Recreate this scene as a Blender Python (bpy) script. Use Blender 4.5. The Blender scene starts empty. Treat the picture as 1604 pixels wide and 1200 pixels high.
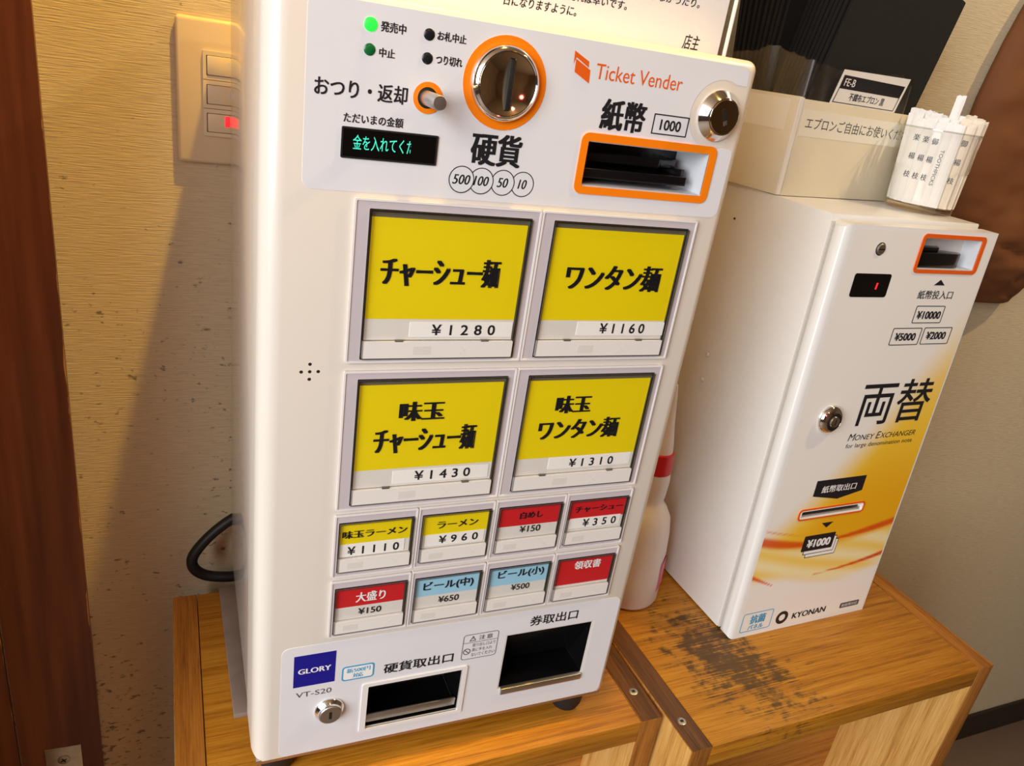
import bpy, bmesh, math, random
from mathutils import Matrix, Vector
random.seed(7)
S = 0.001                       # design units are millimetres
SC = bpy.context.scene
COL = SC.collection

# ------------------------------------------------------------------ camera
cam = bpy.data.cameras.new('camera')
cam.sensor_width = 36.0; cam.lens = 26.82; cam.clip_start = 0.01; cam.clip_end = 50
camo = bpy.data.objects.new('camera', cam); COL.objects.link(camo)
camo.matrix_world = Matrix(((0.91848137, 0.02594189, -0.39461245, -0.20536),
                            (-0.36850703, 0.41824721, -0.83022397, -0.42798),
                            (0.14350797, 0.90796272, 0.39371204, 0.08526),
                            (0, 0, 0, 1)))
SC.camera = camo

# ------------------------------------------------------------------ world, lights, exposure
w = bpy.data.worlds.new('world'); SC.world = w; w.use_nodes = True
w.node_tree.nodes['Background'].inputs[0].default_value = (0.60, 0.34, 0.25, 1)
w.node_tree.nodes['Background'].inputs[1].default_value = 0.08
def area(name, loc, target, sx, sy, power, col):
    l = bpy.data.lights.new(name, 'AREA'); l.shape = 'RECTANGLE'; l.size = sx; l.size_y = sy
    l.energy = power; l.color = col
    o = bpy.data.objects.new(name, l); COL.objects.link(o); o.location = loc
    d = Vector(target) - Vector(loc); o.rotation_euler = d.to_track_quat('-Z', 'Y').to_euler()
    return o
def bulb(name, loc, power, col, r=0.04):
    l = bpy.data.lights.new(name, 'POINT'); l.energy = power; l.color = col; l.shadow_soft_size = r
    o = bpy.data.objects.new(name, l); COL.objects.link(o); o.location = loc
    return o
area('window_daylight', (-1.82, -1.25, 0.50), (0.10, 0.0, -0.15), 1.5, 1.6, 70, (0.93, 0.97, 1.0))
def downlight(name, loc, target, power, col, size, blend, r):
    l = bpy.data.lights.new(name, 'SPOT'); l.energy = power; l.color = col; l.spot_size = math.radians(size); l.spot_blend = blend; l.shadow_soft_size = r
    o = bpy.data.objects.new(name, l); COL.objects.link(o); o.location = loc
    o.rotation_euler = (Vector(target) - Vector(loc)).to_track_quat('-Z', 'Y').to_euler()
    return o
downlight('downlight_over_machine', (0.075, -0.02, 1.12), (-0.30, 0.28, -0.25), 80, (1.0, 0.60, 0.07), 50, 0.6, 0.02)
downlight('downlight_over_exchanger', (1.20, -0.30, 1.20), (0.50, 0.25, -0.10), 40, (1.0, 0.74, 0.40), 80, 0.8, 0.02)
bulb('ceiling_lamp_room', (0.1, -1.3, 1.1), 3, (1.0, 0.62, 0.42), 0.05)
bulb('red_fill_lamp', (-0.30, -1.25, 0.45), 3.5, (1.0, 0.16, 0.18), 0.08)  # unseen red fill, added to tint the shaded left wall pink
SC.view_settings.view_transform = 'Standard'; SC.view_settings.look = 'None'
SC.view_settings.exposure = 0.06; SC.view_settings.gamma = 1.0
SC.view_settings.use_curve_mapping = False

# ------------------------------------------------------------------ materials
def lin(c):
    c = c / 255.0
    return c / 12.92 if c <= 0.04045 else ((c + 0.055) / 1.055) ** 2.4
def rgb(r, g, b): return (lin(r), lin(g), lin(b), 1)
MATS = {}
def mat(name, col, rough=0.5, metal=0.0, spec=0.5, coat=0.0, emit=None, es=1.0,
        var=0.0, vscale=40.0, bump=0.0, bscale=200.0, stretch=(1, 1, 1)):
    if name in MATS: return MATS[name]
    m = bpy.data.materials.new(name); m.use_nodes = True
    nt = m.node_tree; N = nt.nodes; L = nt.links; p = N['Principled BSDF']
    p.inputs['Base Color'].default_value = col; p.inputs['Roughness'].default_value = rough
    p.inputs['Metallic'].default_value = metal; p.inputs['Specular IOR Level'].default_value = spec
    p.inputs['Coat Weight'].default_value = coat
    if emit:
        p.inputs['Emission Color'].default_value = emit; p.inputs['Emission Strength'].default_value = es
    tc = N.new('ShaderNodeTexCoord'); mp = N.new('ShaderNodeMapping'); mp.inputs['Scale'].default_value = stretch
    L.new(tc.outputs['Object'], mp.inputs['Vector'])
    nz = N.new('ShaderNodeTexNoise'); nz.inputs['Scale'].default_value = vscale; nz.inputs['Detail'].default_value = 5
    L.new(mp.outputs[0], nz.inputs['Vector'])
    mx = N.new('ShaderNodeMix'); mx.data_type = 'RGBA'
    v = var if var else 0.02
    mx.inputs[6].default_value = tuple(max(0, c * (1 - v)) for c in col[:3]) + (1,)
    mx.inputs[7].default_value = tuple(min(1, c * (1 + v)) for c in col[:3]) + (1,)
    L.new(nz.outputs['Fac'], mx.inputs[0]); L.new(mx.outputs[2], p.inputs['Base Color'])
    if bump:
        n2 = N.new('ShaderNodeTexNoise'); n2.inputs['Scale'].default_value = bscale; n2.inputs['Detail'].default_value = 4
        L.new(mp.outputs[0], n2.inputs['Vector'])
        b = N.new('ShaderNodeBump'); b.inputs['Strength'].default_value = bump; b.inputs['Distance'].default_value = 0.001
        L.new(n2.outputs['Fac'], b.inputs['Height']); L.new(b.outputs[0], p.inputs['Normal'])
    MATS[name] = m
    return m
def ramp(N, stops):
    r = N.new('ShaderNodeValToRGB'); e = r.color_ramp.elements
    while len(e) < len(stops): e.new(0.5)
    for k, (pos, c) in enumerate(stops): e[k].position = pos; e[k].color = c
    return r
def wood(name, dark, mid, light, grain='X', rough=0.42, stain=None, scale=1.0):
    m = bpy.data.materials.new(name); m.use_nodes = True
    nt = m.node_tree; N = nt.nodes; L = nt.links; p = N['Principled BSDF']
    tc = N.new('ShaderNodeTexCoord'); mp = N.new('ShaderNodeMapping')
    sc = {'X': (22, 700, 700), 'Y': (700, 22, 700), 'Z': (700, 700, 22)}[grain]
    mp.inputs['Scale'].default_value = tuple(s * scale for s in sc); L.new(tc.outputs['Object'], mp.inputs['Vector'])
    nz = N.new('ShaderNodeTexNoise'); nz.inputs['Scale'].default_value = 1.0; nz.inputs['Detail'].default_value = 6
    nz.inputs['Roughness'].default_value = 0.65; L.new(mp.outputs[0], nz.inputs['Vector'])
    mp2 = N.new('ShaderNodeMapping'); mp2.inputs['Scale'].default_value = tuple(s * 0.16 for s in sc)
    L.new(tc.outputs['Object'], mp2.inputs['Vector'])
    n2 = N.new('ShaderNodeTexNoise'); n2.inputs['Scale'].default_value = 1.0; n2.inputs['Detail'].default_value = 3
    n2.inputs['Distortion'].default_value = 0.6; L.new(mp2.outputs[0], n2.inputs['Vector'])
    ad = N.new('ShaderNodeMath'); ad.operation = 'MULTIPLY_ADD'; ad.inputs[1].default_value = 0.55
    sc2 = N.new('ShaderNodeMath'); sc2.operation = 'MULTIPLY'; sc2.inputs[1].default_value = 0.45
    L.new(n2.outputs['Fac'], sc2.inputs[0]); L.new(nz.outputs['Fac'], ad.inputs[0]); L.new(sc2.outputs[0], ad.inputs[2])
    r = ramp(N, [(0.36, dark), (0.50, mid), (0.64, light)]); L.new(ad.outputs[0], r.inputs[0])
    out = r.outputs[0]
    if stain:                     # dirty worn patch with its own shape on the board
        (cx, cy, rx, ry, ang) = stain
        mp3 = N.new('ShaderNodeMapping'); mp3.vector_type = 'TEXTURE'
        mp3.inputs['Location'].default_value = (cx, cy, 0); mp3.inputs['Rotation'].default_value = (0, 0, ang)
        mp3.inputs['Scale'].default_value = (rx, ry, 1); L.new(tc.outputs['Object'], mp3.inputs['Vector'])
        ln = N.new('ShaderNodeVectorMath'); ln.operation = 'LENGTH'
        sx = N.new('ShaderNodeVectorMath'); sx.operation = 'MULTIPLY'; sx.inputs[1].default_value = (1, 1, 0)
        L.new(mp3.outputs[0], sx.inputs[0]); L.new(sx.outputs[0], ln.inputs[0])
        n3 = N.new('ShaderNodeTexNoise'); n3.inputs['Scale'].default_value = 90; n3.inputs['Detail'].default_value = 6
        L.new(tc.outputs['Object'], n3.inputs['Vector'])
        n4 = N.new('ShaderNodeMath'); n4.operation = 'MULTIPLY_ADD'; n4.inputs[1].default_value = 2.6; n4.inputs[2].default_value = -1.0
        L.new(n3.outputs['Fac'], n4.inputs[0])
        n5 = N.new('ShaderNodeMath'); n5.operation = 'MULTIPLY_ADD'; n5.inputs[1].default_value = 2.6; n5.inputs[2].default_value = -1.2
        L.new(nz.outputs['Fac'], n5.inputs[0])
        s1 = N.new('ShaderNodeMath'); s1.operation = 'SUBTRACT'; L.new(n4.outputs[0], s1.inputs[0]); L.new(ln.outputs['Value'], s1.inputs[1])
        s2 = N.new('ShaderNodeMath'); s2.operation = 'SUBTRACT'; L.new(s1.outputs[0], s2.inputs[0]); L.new(n5.outputs[0], s2.inputs[1])
        r3 = ramp(N, [(0.0, (0, 0, 0, 1)), (0.55, (0.82, 0.82, 0.82, 1))])
        s3 = N.new('ShaderNodeMath'); s3.operation = 'ADD'; s3.inputs[1].default_value = 0.62; L.new(s2.outputs[0], s3.inputs[0])
        L.new(s3.outputs[0], r3.inputs[0])
        mx = N.new('ShaderNodeMix'); mx.data_type = 'RGBA'; mx.inputs[7].default_value = rgb(44, 34, 20)
        L.new(r3.outputs[0], mx.inputs[0]); L.new(out, mx.inputs[6]); out = mx.outputs[2]
    L.new(out, p.inputs['Base Color']); p.inputs['Roughness'].default_value = rough
    b = N.new('ShaderNodeBump'); b.inputs['Strength'].default_value = 0.25; b.inputs['Distance'].default_value = 0.0006
    L.new(nz.outputs['Fac'], b.inputs['Height']); L.new(b.outputs[0], p.inputs['Normal'])
    MATS[name] = m
    return m
def clear(name, tint=(1, 1, 1, 1), rough=0.05, amount=1.0, base=0.03):
    m = bpy.data.materials.new(name); m.use_nodes = True
    nt = m.node_tree; N = nt.nodes; L = nt.links; N.remove(N['Principled BSDF'])
    t = N.new('ShaderNodeBsdfTransparent'); t.inputs[0].default_value = tint
    g = N.new('ShaderNodeBsdfGlossy'); g.inputs['Roughness'].default_value = rough; g.inputs[0].default_value = (1, 1, 1, 1)
    ge = N.new('ShaderNodeNewGeometry'); dt = N.new('ShaderNodeVectorMath'); dt.operation = 'DOT_PRODUCT'
    L.new(ge.outputs['Incoming'], dt.inputs[0]); L.new(ge.outputs['Normal'], dt.inputs[1])
    ab = N.new('ShaderNodeMath'); ab.operation = 'ABSOLUTE'; L.new(dt.outputs['Value'], ab.inputs[0])
    iv = N.new('ShaderNodeMath'); iv.operation = 'SUBTRACT'; iv.inputs[0].default_value = 1.0; L.new(ab.outputs[0], iv.inputs[1])
    f = N.new('ShaderNodeMath'); f.operation = 'POWER'; f.inputs[1].default_value = 5.0; L.new(iv.outputs[0], f.inputs[0])
    k = N.new('ShaderNodeMath'); k.operation = 'MULTIPLY_ADD'; k.inputs[1].default_value = amount; k.inputs[2].default_value = base
    L.new(f.outputs[0], k.inputs[0])
    x = N.new('ShaderNodeMixShader'); L.new(k.outputs[0], x.inputs[0]); L.new(t.outputs[0], x.inputs[1]); L.new(g.outputs[0], x.inputs[2])
    L.new(x.outputs[0], N['Material Output'].inputs[0])
    MATS[name] = m
    return m
def wallpaper(name, base, dirt, spec_amount):
    m = bpy.data.materials.new(name); m.use_nodes = True
    nt = m.node_tree; N = nt.nodes; L = nt.links; p = N['Principled BSDF']
    tc = N.new('ShaderNodeTexCoord')
    mp = N.new('ShaderNodeMapping'); mp.inputs['Scale'].default_value = (55, 55, 900); L.new(tc.outputs['Object'], mp.inputs['Vector'])
    nz = N.new('ShaderNodeTexNoise'); nz.inputs['Scale'].default_value = 1.0; nz.inputs['Detail'].default_value = 5; L.new(mp.outputs[0], nz.inputs['Vector'])
    b = N.new('ShaderNodeBump'); b.inputs['Strength'].default_value = 0.75; b.inputs['Distance'].default_value = 0.0008
    L.new(nz.outputs['Fac'], b.inputs['Height']); L.new(b.outputs[0], p.inputs['Normal'])
    r = ramp(N, [(0.3, tuple(c * 0.84 for c in base[:3]) + (1,)), (0.6, base)]); L.new(nz.outputs['Fac'], r.inputs[0])
    # scuffs and specks
    sp = N.new('ShaderNodeTexNoise'); sp.inputs['Scale'].default_value = 170; sp.inputs['Detail'].default_value = 3
    mp2 = N.new('ShaderNodeMapping'); mp2.inputs['Scale'].default_value = (0.7, 1, 1.25); L.new(tc.outputs['Object'], mp2.inputs['Vector'])
    L.new(mp2.outputs[0], sp.inputs['Vector'])
    big = N.new('ShaderNodeTexNoise'); big.inputs['Scale'].default_value = 9; big.inputs['Detail'].default_value = 2; L.new(tc.outputs['Object'], big.inputs['Vector'])
    sep = N.new('ShaderNodeSeparateXYZ'); L.new(tc.outputs['Object'], sep.inputs[0])
    hz = N.new('ShaderNodeMapRange'); hz.inputs[1].default_value = 0.05; hz.inputs[2].default_value = -0.25
    hz.inputs[3].default_value = 0.0; hz.inputs[4].default_value = 0.10; L.new(sep.outputs['Z'], hz.inputs[0])
    a1 = N.new('ShaderNodeMath'); a1.operation = 'MULTIPLY_ADD'; a1.inputs[1].default_value = 0.30; L.new(big.outputs['Fac'], a1.inputs[0]); L.new(sp.outputs['Fac'], a1.inputs[2])
    a2 = N.new('ShaderNodeMath'); a2.operation = 'ADD'; L.new(a1.outputs[0], a2.inputs[0]); L.new(hz.outputs[0], a2.inputs[1])
    hx = N.new('ShaderNodeMapRange'); hx.inputs[1].default_value = -0.05; hx.inputs[2].default_value = 0.4
    hx.inputs[3].default_value = 0.0; hx.inputs[4].default_value = -0.14; L.new(sep.outputs['X'], hx.inputs[0])
    a3 = N.new('ShaderNodeMath'); a3.operation = 'ADD'; L.new(a2.outputs[0], a3.inputs[0]); L.new(hx.outputs[0], a3.inputs[1])
    r2 = ramp(N, [(0.88, (0, 0, 0, 1)), (0.97, (spec_amount,) * 3 + (1,))]); L.new(a3.outputs[0], r2.inputs[0])
    mx = N.new('ShaderNodeMix'); mx.data_type = 'RGBA'; mx.inputs[7].default_value = dirt
    L.new(r2.outputs[0], mx.inputs[0]); L.new(r.outputs[0], mx.inputs[6]); L.new(mx.outputs[2], p.inputs['Base Color'])
    p.inputs['Roughness'].default_value = 0.75
    MATS[name] = m
    return m
def painted_post(name):
    m = bpy.data.materials.new(name); m.use_nodes = True
    nt = m.node_tree; N = nt.nodes; L = nt.links; p = N['Principled BSDF']
    tc = N.new('ShaderNodeTexCoord'); mp = N.new('ShaderNodeMapping'); mp.inputs['Scale'].default_value = (70, 70, 3); L.new(tc.outputs['Object'], mp.inputs['Vector'])
    nz = N.new('ShaderNodeTexNoise'); nz.inputs['Scale'].default_value = 1.0; nz.inputs['Detail'].default_value = 6; L.new(mp.outputs[0], nz.inputs['Vector'])
    r = ramp(N, [(0.3, rgb(82, 44, 32)), (0.55, rgb(112, 64, 48)), (0.75, rgb(130, 80, 62))]); L.new(nz.outputs['Fac'], r.inputs[0])
    # bare wood where the paint has worn off along the edges
    at = N.new('ShaderNodeAttribute'); at.attribute_name = 'wear'
    n2 = N.new('ShaderNodeTexNoise'); n2.inputs['Scale'].default_value = 60; n2.inputs['Detail'].default_value = 4
    mp2 = N.new('ShaderNodeMapping'); mp2.inputs['Scale'].default_value = (1, 1, 0.25); L.new(tc.outputs['Object'], mp2.inputs['Vector']); L.new(mp2.outputs[0], n2.inputs['Vector'])
    ml = N.new('ShaderNodeMath'); ml.operation = 'MULTIPLY'; L.new(at.outputs['Fac'], ml.inputs[0]); L.new(n2.outputs['Fac'], ml.inputs[1])
    r2 = ramp(N, [(0.48, (0, 0, 0, 1)), (0.52, (1, 1, 1, 1))]); L.new(ml.outputs[0], r2.inputs[0])
    mx = N.new('ShaderNodeMix'); mx.data_type = 'RGBA'; mx.inputs[7].default_value = rgb(196, 140, 84)
    L.new(r2.outputs[0], mx.inputs[0]); L.new(r.outputs[0], mx.inputs[6]); L.new(mx.outputs[2], p.inputs['Base Color'])
    p.inputs['Roughness'].default_value = 0.38
    b = N.new('ShaderNodeBump'); b.inputs['Strength'].default_value = 0.12; b.inputs['Distance'].default_value = 0.0005
    L.new(nz.outputs['Fac'], b.inputs['Height']); L.new(b.outputs[0], p.inputs['Normal'])
    MATS[name] = m
    return m
def attr_print(name, rough=0.3):
    m = bpy.data.materials.new(name); m.use_nodes = True
    N = m.node_tree.nodes; L = m.node_tree.links; p = N['Principled BSDF']
    at = N.new('ShaderNodeAttribute'); at.attribute_name = 'ink'; L.new(at.outputs['Color'], p.inputs['Base Color'])
    p.inputs['Roughness'].default_value = rough
    MATS[name] = m
    return m

mat('door_paint', rgb(226, 218, 205), 0.30, var=0.015, coat=0.15)
mat('body_paint', rgb(214, 204, 192), 0.16, var=0.04, vscale=25, coat=0.3)
mat('decal', rgb(230, 230, 231), 0.34)
mat('bezel', rgb(204, 195, 197), 0.32)
mat('bezel_edge', rgb(236, 232, 228), 0.28)
mat('button_well', rgb(104, 98, 82), 0.35, var=0.15)
mat('card_yellow', rgb(238, 214, 0), 0.5, var=0.03, vscale=30)
mat('card_red', rgb(206, 28, 36), 0.5, var=0.03)
mat('card_blue', rgb(158, 210, 234), 0.5)
mat('card_white', rgb(226, 222, 214), 0.5)
mat('strip_white', rgb(248, 246, 240), 0.5)
mat('button_lip', rgb(233, 229, 222), 0.35)
mat('faint_print', rgb(221, 217, 209), 0.5)
mat('ink', rgb(30, 30, 34), 0.45)
mat('ink_blue_black', rgb(14, 18, 26), 0.45)
mat('ink_white', rgb(244, 242, 240), 0.5)
mat('ink_grey', rgb(80, 80, 82), 0.5)
mat('ink_cyan', rgb(70, 160, 205), 0.5)
mat('orange', rgb(255, 134, 10), 0.4)
mat('orange_red', rgb(232, 98, 22), 0.4)
mat('navy', rgb(22, 22, 140), 0.3)
mat('coin_white', rgb(226, 228, 230), 0.4)
mat('chrome', (0.82, 0.82, 0.82, 1), 0.07, 1.0)
mat('chrome_dark', (0.66, 0.56, 0.38, 1), 0.09, 1.0)
mat('steel', (0.58, 0.56, 0.53, 1), 0.40, 1.0, var=0.08)
mat('steel_worn', (0.62, 0.62, 0.60, 1), 0.36, 1.0, var=0.25, vscale=120)
mat('black_plastic', rgb(14, 14, 15), 0.22)
mat('black_smoke', rgb(16, 16, 17), 0.12)
mat('screen_black', rgb(8, 9, 10), 0.15)
mat('recess_white', rgb(214, 216, 220), 0.4)
mat('dark_gap', rgb(26, 24, 22), 0.6)
mat('rubber', rgb(26, 26, 27), 0.6)
mat('led_on', rgb(40, 255, 60), 0.3, emit=(0.02, 1.0, 0.06, 1), es=0.9)
mat('led_green_off', rgb(14, 104, 52), 0.25)
mat('led_off', rgb(24, 30, 34), 0.25)
mat('vfd', rgb(60, 220, 190), 0.4, emit=(0.08, 0.75, 0.5, 1), es=0.45)
mat('led_red', rgb(255, 30, 40), 0.4, emit=(1.0, 0.02, 0.03, 1), es=1.2)
mat('exchanger_paint', rgb(241, 240, 235), 0.28, var=0.02)
mat('paper', rgb(240, 236, 232), 0.8, var=0.02, vscale=15)
mat('box_cream', rgb(236, 226, 198), 0.55, var=0.06, vscale=30)
mat('label_cream', rgb(248, 244, 226), 0.45)
mat('apron_black', rgb(15, 14, 14), 0.85, var=0.2, vscale=600, bump=0.3, bscale=1800)
mat('pick_paper', rgb(246, 243, 236), 0.75, var=0.03, vscale=60)
mat('pick_paper_warm', rgb(240, 226, 202), 0.75, var=0.03, vscale=60)
mat('switch_plate', rgb(226, 205, 168), 0.32)
mat('switch_rocker', rgb(232, 214, 178), 0.35)
mat('cord', rgb(22, 18, 16), 0.5)
mat('dusty_board', rgb(138, 122, 110), 0.8, var=0.35, vscale=40)
mat('brown_cloth', rgb(118, 70, 32), 0.8, var=0.14, vscale=9, bump=0.25, bscale=900)
mat('bottle_plastic', rgb(236, 228, 220), 0.35)
mat('bottle_red', rgb(206, 26, 32), 0.35)
mat('bottle_pink', rgb(232, 96, 130), 0.45)
mat('floor_vinyl', rgb(128, 106, 86), 0.5, var=0.12, vscale=30)
mat('baseboard_dark', rgb(44, 36, 30), 0.45, var=0.2)
mat('ceiling_paint', rgb(158, 136, 110), 0.8)
mat('room_dark', rgb(120, 92, 66), 0.7, var=0.3, vscale=3)
wood('oak_top', rgb(136, 82, 14), rgb(178, 116, 24), rgb(196, 138, 44), 'X')
wood('oak_top_stained', rgb(140, 86, 16), rgb(182, 120, 26), rgb(200, 142, 46), 'X', stain=(-0.100, -0.066, 0.064, 0.105, 0.32))
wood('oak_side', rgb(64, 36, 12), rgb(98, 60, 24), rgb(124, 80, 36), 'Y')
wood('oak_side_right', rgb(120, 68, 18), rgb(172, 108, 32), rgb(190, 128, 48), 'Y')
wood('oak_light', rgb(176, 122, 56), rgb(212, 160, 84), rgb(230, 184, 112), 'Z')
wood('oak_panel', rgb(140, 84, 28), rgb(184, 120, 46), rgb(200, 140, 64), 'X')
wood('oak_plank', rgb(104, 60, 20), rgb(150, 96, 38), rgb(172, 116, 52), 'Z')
clear('clear_cover', (1, 1, 0.995, 1), 0.10, 0.7, 0.012)
clear('clear_edge', (0.62, 0.62, 0.60, 1), 0.15, 1.0, 0.12)
clear('clear_cup', (0.975, 0.97, 0.96, 1), 0.04, 1.0, 0.02)
clear('bag_film', (0.86, 0.84, 0.81, 1), 0.42, 0.9, 0.085)
clear('sleeve_film', (0.99, 0.99, 0.985, 1), 0.10, 0.8, 0.012)
wallpaper('wallpaper', rgb(222, 206, 170), rgb(92, 76, 54), 0.75)
painted_post('post_paint')
attr_print('exchanger_print')
M = MATS

# ------------------------------------------------------------------ object helpers
def tag(o, label=None, cat=None, group=None, kind=None):
    if label: o['label'] = label
    if cat: o['category'] = cat
    if group: o['group'] = group
    if kind: o['kind'] = kind
    return o
class Frame:
    """A thing: an Empty at base point b (design mm) placed by matrix m; parts are given in design mm."""
    def __init__(s, name, b, label, cat, group=None, m=Matrix.Identity(4), lean=0.0, kind=None):
        s.b = Vector(b); s.lean = lean
        s.o = bpy.data.objects.new(name, None); COL.objects.link(s.o); s.o.empty_display_size = 0.02
        mm = m.copy(); mm.translation = (m @ s.b) * S; s.o.matrix_world = mm
        tag(s.o, label, cat, group, kind)
    def loc(s, v):
        return ((v[0] - s.b.x) * S, (v[1] + s.lean * (v[2] - s.b.z) - s.b.y) * S, (v[2] - s.b.z) * S)
class World:
    b = Vector((0, 0, 0)); lean = 0.0; o = None
    def loc(s, v): return (v[0] * S, v[1] * S, v[2] * S)
WD = World()
def link(name, fr, vf, m, parent=None, smooth=False):
    me = bpy.data.meshes.new(name)
    me.from_pydata([fr.loc(v) for v in vf[0]], [], vf[1]); me.materials.append(M[m]); me.update()
    if smooth:
        for p in me.polygons: p.use_smooth = True
    o = bpy.data.objects.new(name, me); COL.objects.link(o)
    o.parent = parent if parent is not None else fr.o
    return o
def recalc(o):
    bm = bmesh.new(); bm.from_mesh(o.data); bmesh.ops.recalc_face_normals(bm, faces=bm.faces); bm.to_mesh(o.data); bm.free()
    return o
def auto_smooth(o, ang=35):
    bm = bmesh.new(); bm.from_mesh(o.data)
    for f in bm.faces: f.smooth = True
    for e in bm.edges:
        if len(e.link_faces) == 2 and e.calc_face_angle(0) > math.radians(ang): e.smooth = False
    bm.to_mesh(o.data); bm.free()
    return o
def bevelled(o, r, seg=3, ang=30, only=None):
    bm = bmesh.new(); bm.from_mesh(o.data); bmesh.ops.recalc_face_normals(bm, faces=bm.faces)
    es = [e for e in bm.edges if len(e.link_faces) == 2 and e.calc_face_angle(0) > math.radians(ang) and (only is None or only(e))]
    bmesh.ops.bevel(bm, geom=es, offset=r * S, segments=seg, affect='EDGES', profile=0.5, clamp_overlap=True)
    bm.to_mesh(o.data); bm.free()
    return auto_smooth(o, 40)
def boxvf(x0, x1, y0, y1, z0, z1):
    v = [(x, y, z) for x in (x0, x1) for y in (y0, y1) for z in (z0, z1)]
    f = [(0, 1, 3, 2), (4, 6, 7, 5), (0, 4, 5, 1), (2, 3, 7, 6), (0, 2, 6, 4), (1, 5, 7, 3)]
    return v, f
def box(name, fr, x0, x1, y0, y1, z0, z1, m, parent=None, bev=0.0, seg=2):
    o = link(name, fr, boxvf(x0, x1, y0, y1, z0, z1), m, parent)
    return bevelled(o, bev, seg) if bev else recalc(o)
def rrect(u0, u1, v0, v1, r, n=5):
    pts = []
    r = max(r, 1e-3)
    for cx, cy, a0 in ((u1 - r, v1 - r, 0), (u0 + r, v1 - r, 90), (u0 + r, v0 + r, 180), (u1 - r, v0 + r, 270)):
        for k in range(n + 1):
            a = math.radians(a0 + 90 * k / n); pts.append((cx + r * math.cos(a), cy + r * math.sin(a)))
    return pts
def circ(cu, cv, ru, rv=None, n=32):
    rv = rv or ru
    return [(cu + ru * math.cos(2 * math.pi * k / n), cv + rv * math.sin(2 * math.pi * k / n)) for k in range(n)]
def prism(name, fr, pts, y0, y1, m, parent=None):
    """polygon in the XZ plane extruded from y0 (front) to y1"""
    n = len(pts)
    v = [(p[0], y0, p[1]) for p in pts] + [(p[0], y1, p[1]) for p in pts]
    f = [tuple(range(n)), tuple(range(2 * n - 1, n - 1, -1))] + [(k, (k + 1) % n, n + (k + 1) % n, n + k) for k in range(n)]
    return recalc(link(name, fr, (v, f), m, parent))
def ring(name, fr, outer, inner, y0, y1, m, parent=None):
    """frame between two loops of equal length, from y0 (front) to y1"""
    n = len(outer); v = []
    for loop, y in ((outer, y0), (inner, y0), (outer, y1), (inner, y1)): v += [(p[0], y, p[1]) for p in loop]
    f = []
    for k in range(n):
        j = (k + 1) % n
        f += [(k, j, n + j, n + k), (2 * n + k, 3 * n + k, 3 * n + j, 2 * n + j), (k, 2 * n + k, 2 * n + j, j), (n + k, n + j, 3 * n + j, 3 * n + k)]
    return recalc(link(name, fr, (v, f), m, parent))
def lathe_y(name, fr, cx, cz, prof, m, parent=None, n=40, cap=True):
    """profile [(radius, y)] spun about the Y axis through (cx, cz)"""
    v = []; f = []
    for r, y in prof:
        v += [(cx + r * math.cos(2 * math.pi * k / n), y, cz + r * math.sin(2 * math.pi * k / n)) for k in range(n)]
    for i in range(len(prof) - 1):
        for k in range(n):
            j = (k + 1) % n; f.append((i * n + k, i * n + j, (i + 1) * n + j, (i + 1) * n + k))
    if cap: f.append(tuple(range(n)))
    f.append(tuple((len(prof) - 1) * n + k for k in range(n - 1, -1, -1)))
    return auto_smooth(recalc(link(name, fr, (v, f), m, parent)), 30)
def lathe_z(name, fr, cx, cy, prof, m, parent=None, n=40, close=True, lean=(0, 0)):
    v = []; f = []
    z0 = prof[0][1]
    for r, z in prof:
        ox = lean[0] * (z - z0); oy = lean[1] * (z - z0)
        v += [(cx + ox + r * math.cos(2 * math.pi * k / n), cy + oy + r * math.sin(2 * math.pi * k / n), z) for k in range(n)]
    for i in range(len(prof) - 1):
        for k in range(n):
            j = (k + 1) % n; f.append((i * n + k, i * n + j, (i + 1) * n + j, (i + 1) * n + k))
    if close:
        f.append(tuple(range(n))); f.append(tuple((len(prof) - 1) * n + k for k in range(n - 1, -1, -1)))
    return auto_smooth(recalc(link(name, fr, (v, f), m, parent)), 30)
def tube(name, fr, pts, r, m, parent=None, n=10, sub=6):
    P = [Vector(p) for p in pts]; out = []
    for i in range(len(P) - 1):
        p0 = P[max(i - 1, 0)]; p1 = P[i]; p2 = P[i + 1]; p3 = P[min(i + 2, len(P) - 1)]
        for k in range(sub):
            t = k / sub
            out.append(0.5 * ((2 * p1) + (p2 - p0) * t + (2 * p0 - 5 * p1 + 4 * p2 - p3) * t * t + (3 * p1 - p0 - 3 * p2 + p3) * t ** 3))
    out.append(P[-1]); v = []; f = []
    up = Vector((0.3, 1, 0.1)).normalized()
    for i, p in enumerate(out):
        d = (out[min(i + 1, len(out) - 1)] - out[max(i - 1, 0)]).normalized()
        a = d.cross(up).normalized(); b = d.cross(a)
        v += [tuple(p + a * r * math.cos(2 * math.pi * k / n) + b * r * math.sin(2 * math.pi * k / n)) for k in range(n)]
    for i in range(len(out) - 1):
        for k in range(n):
            j = (k + 1) % n; f.append((i * n + k, i * n + j, (i + 1) * n + j, (i + 1) * n + k))
    f.append(tuple(range(n))); f.append(tuple((len(out) - 1) * n + k for k in range(n - 1, -1, -1)))
    return recalc(link(name, fr, (v, f), m, parent, smooth=True))
def cut(o, cutters):
    """subtract boxes (design mm, already Frame-local meshes) from o"""
    tmp = []
    for fr, c in cutters:
        t = link('cutter', fr, boxvf(*c), 'dark_gap'); recalc(t); tmp.append(t)
        md = o.modifiers.new('cut', 'BOOLEAN'); md.operation = 'DIFFERENCE'; md.solver = 'EXACT'; md.object = t
    dg = bpy.context.evaluated_depsgraph_get(); me = bpy.data.meshes.new_from_object(o.evaluated_get(dg))
    o.modifiers.clear(); old = o.data; o.data = me; me.name = old.name
    for t in tmp: bpy.data.objects.remove(t)
    return auto_smooth(o, 40)
TXT = {}
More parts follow.
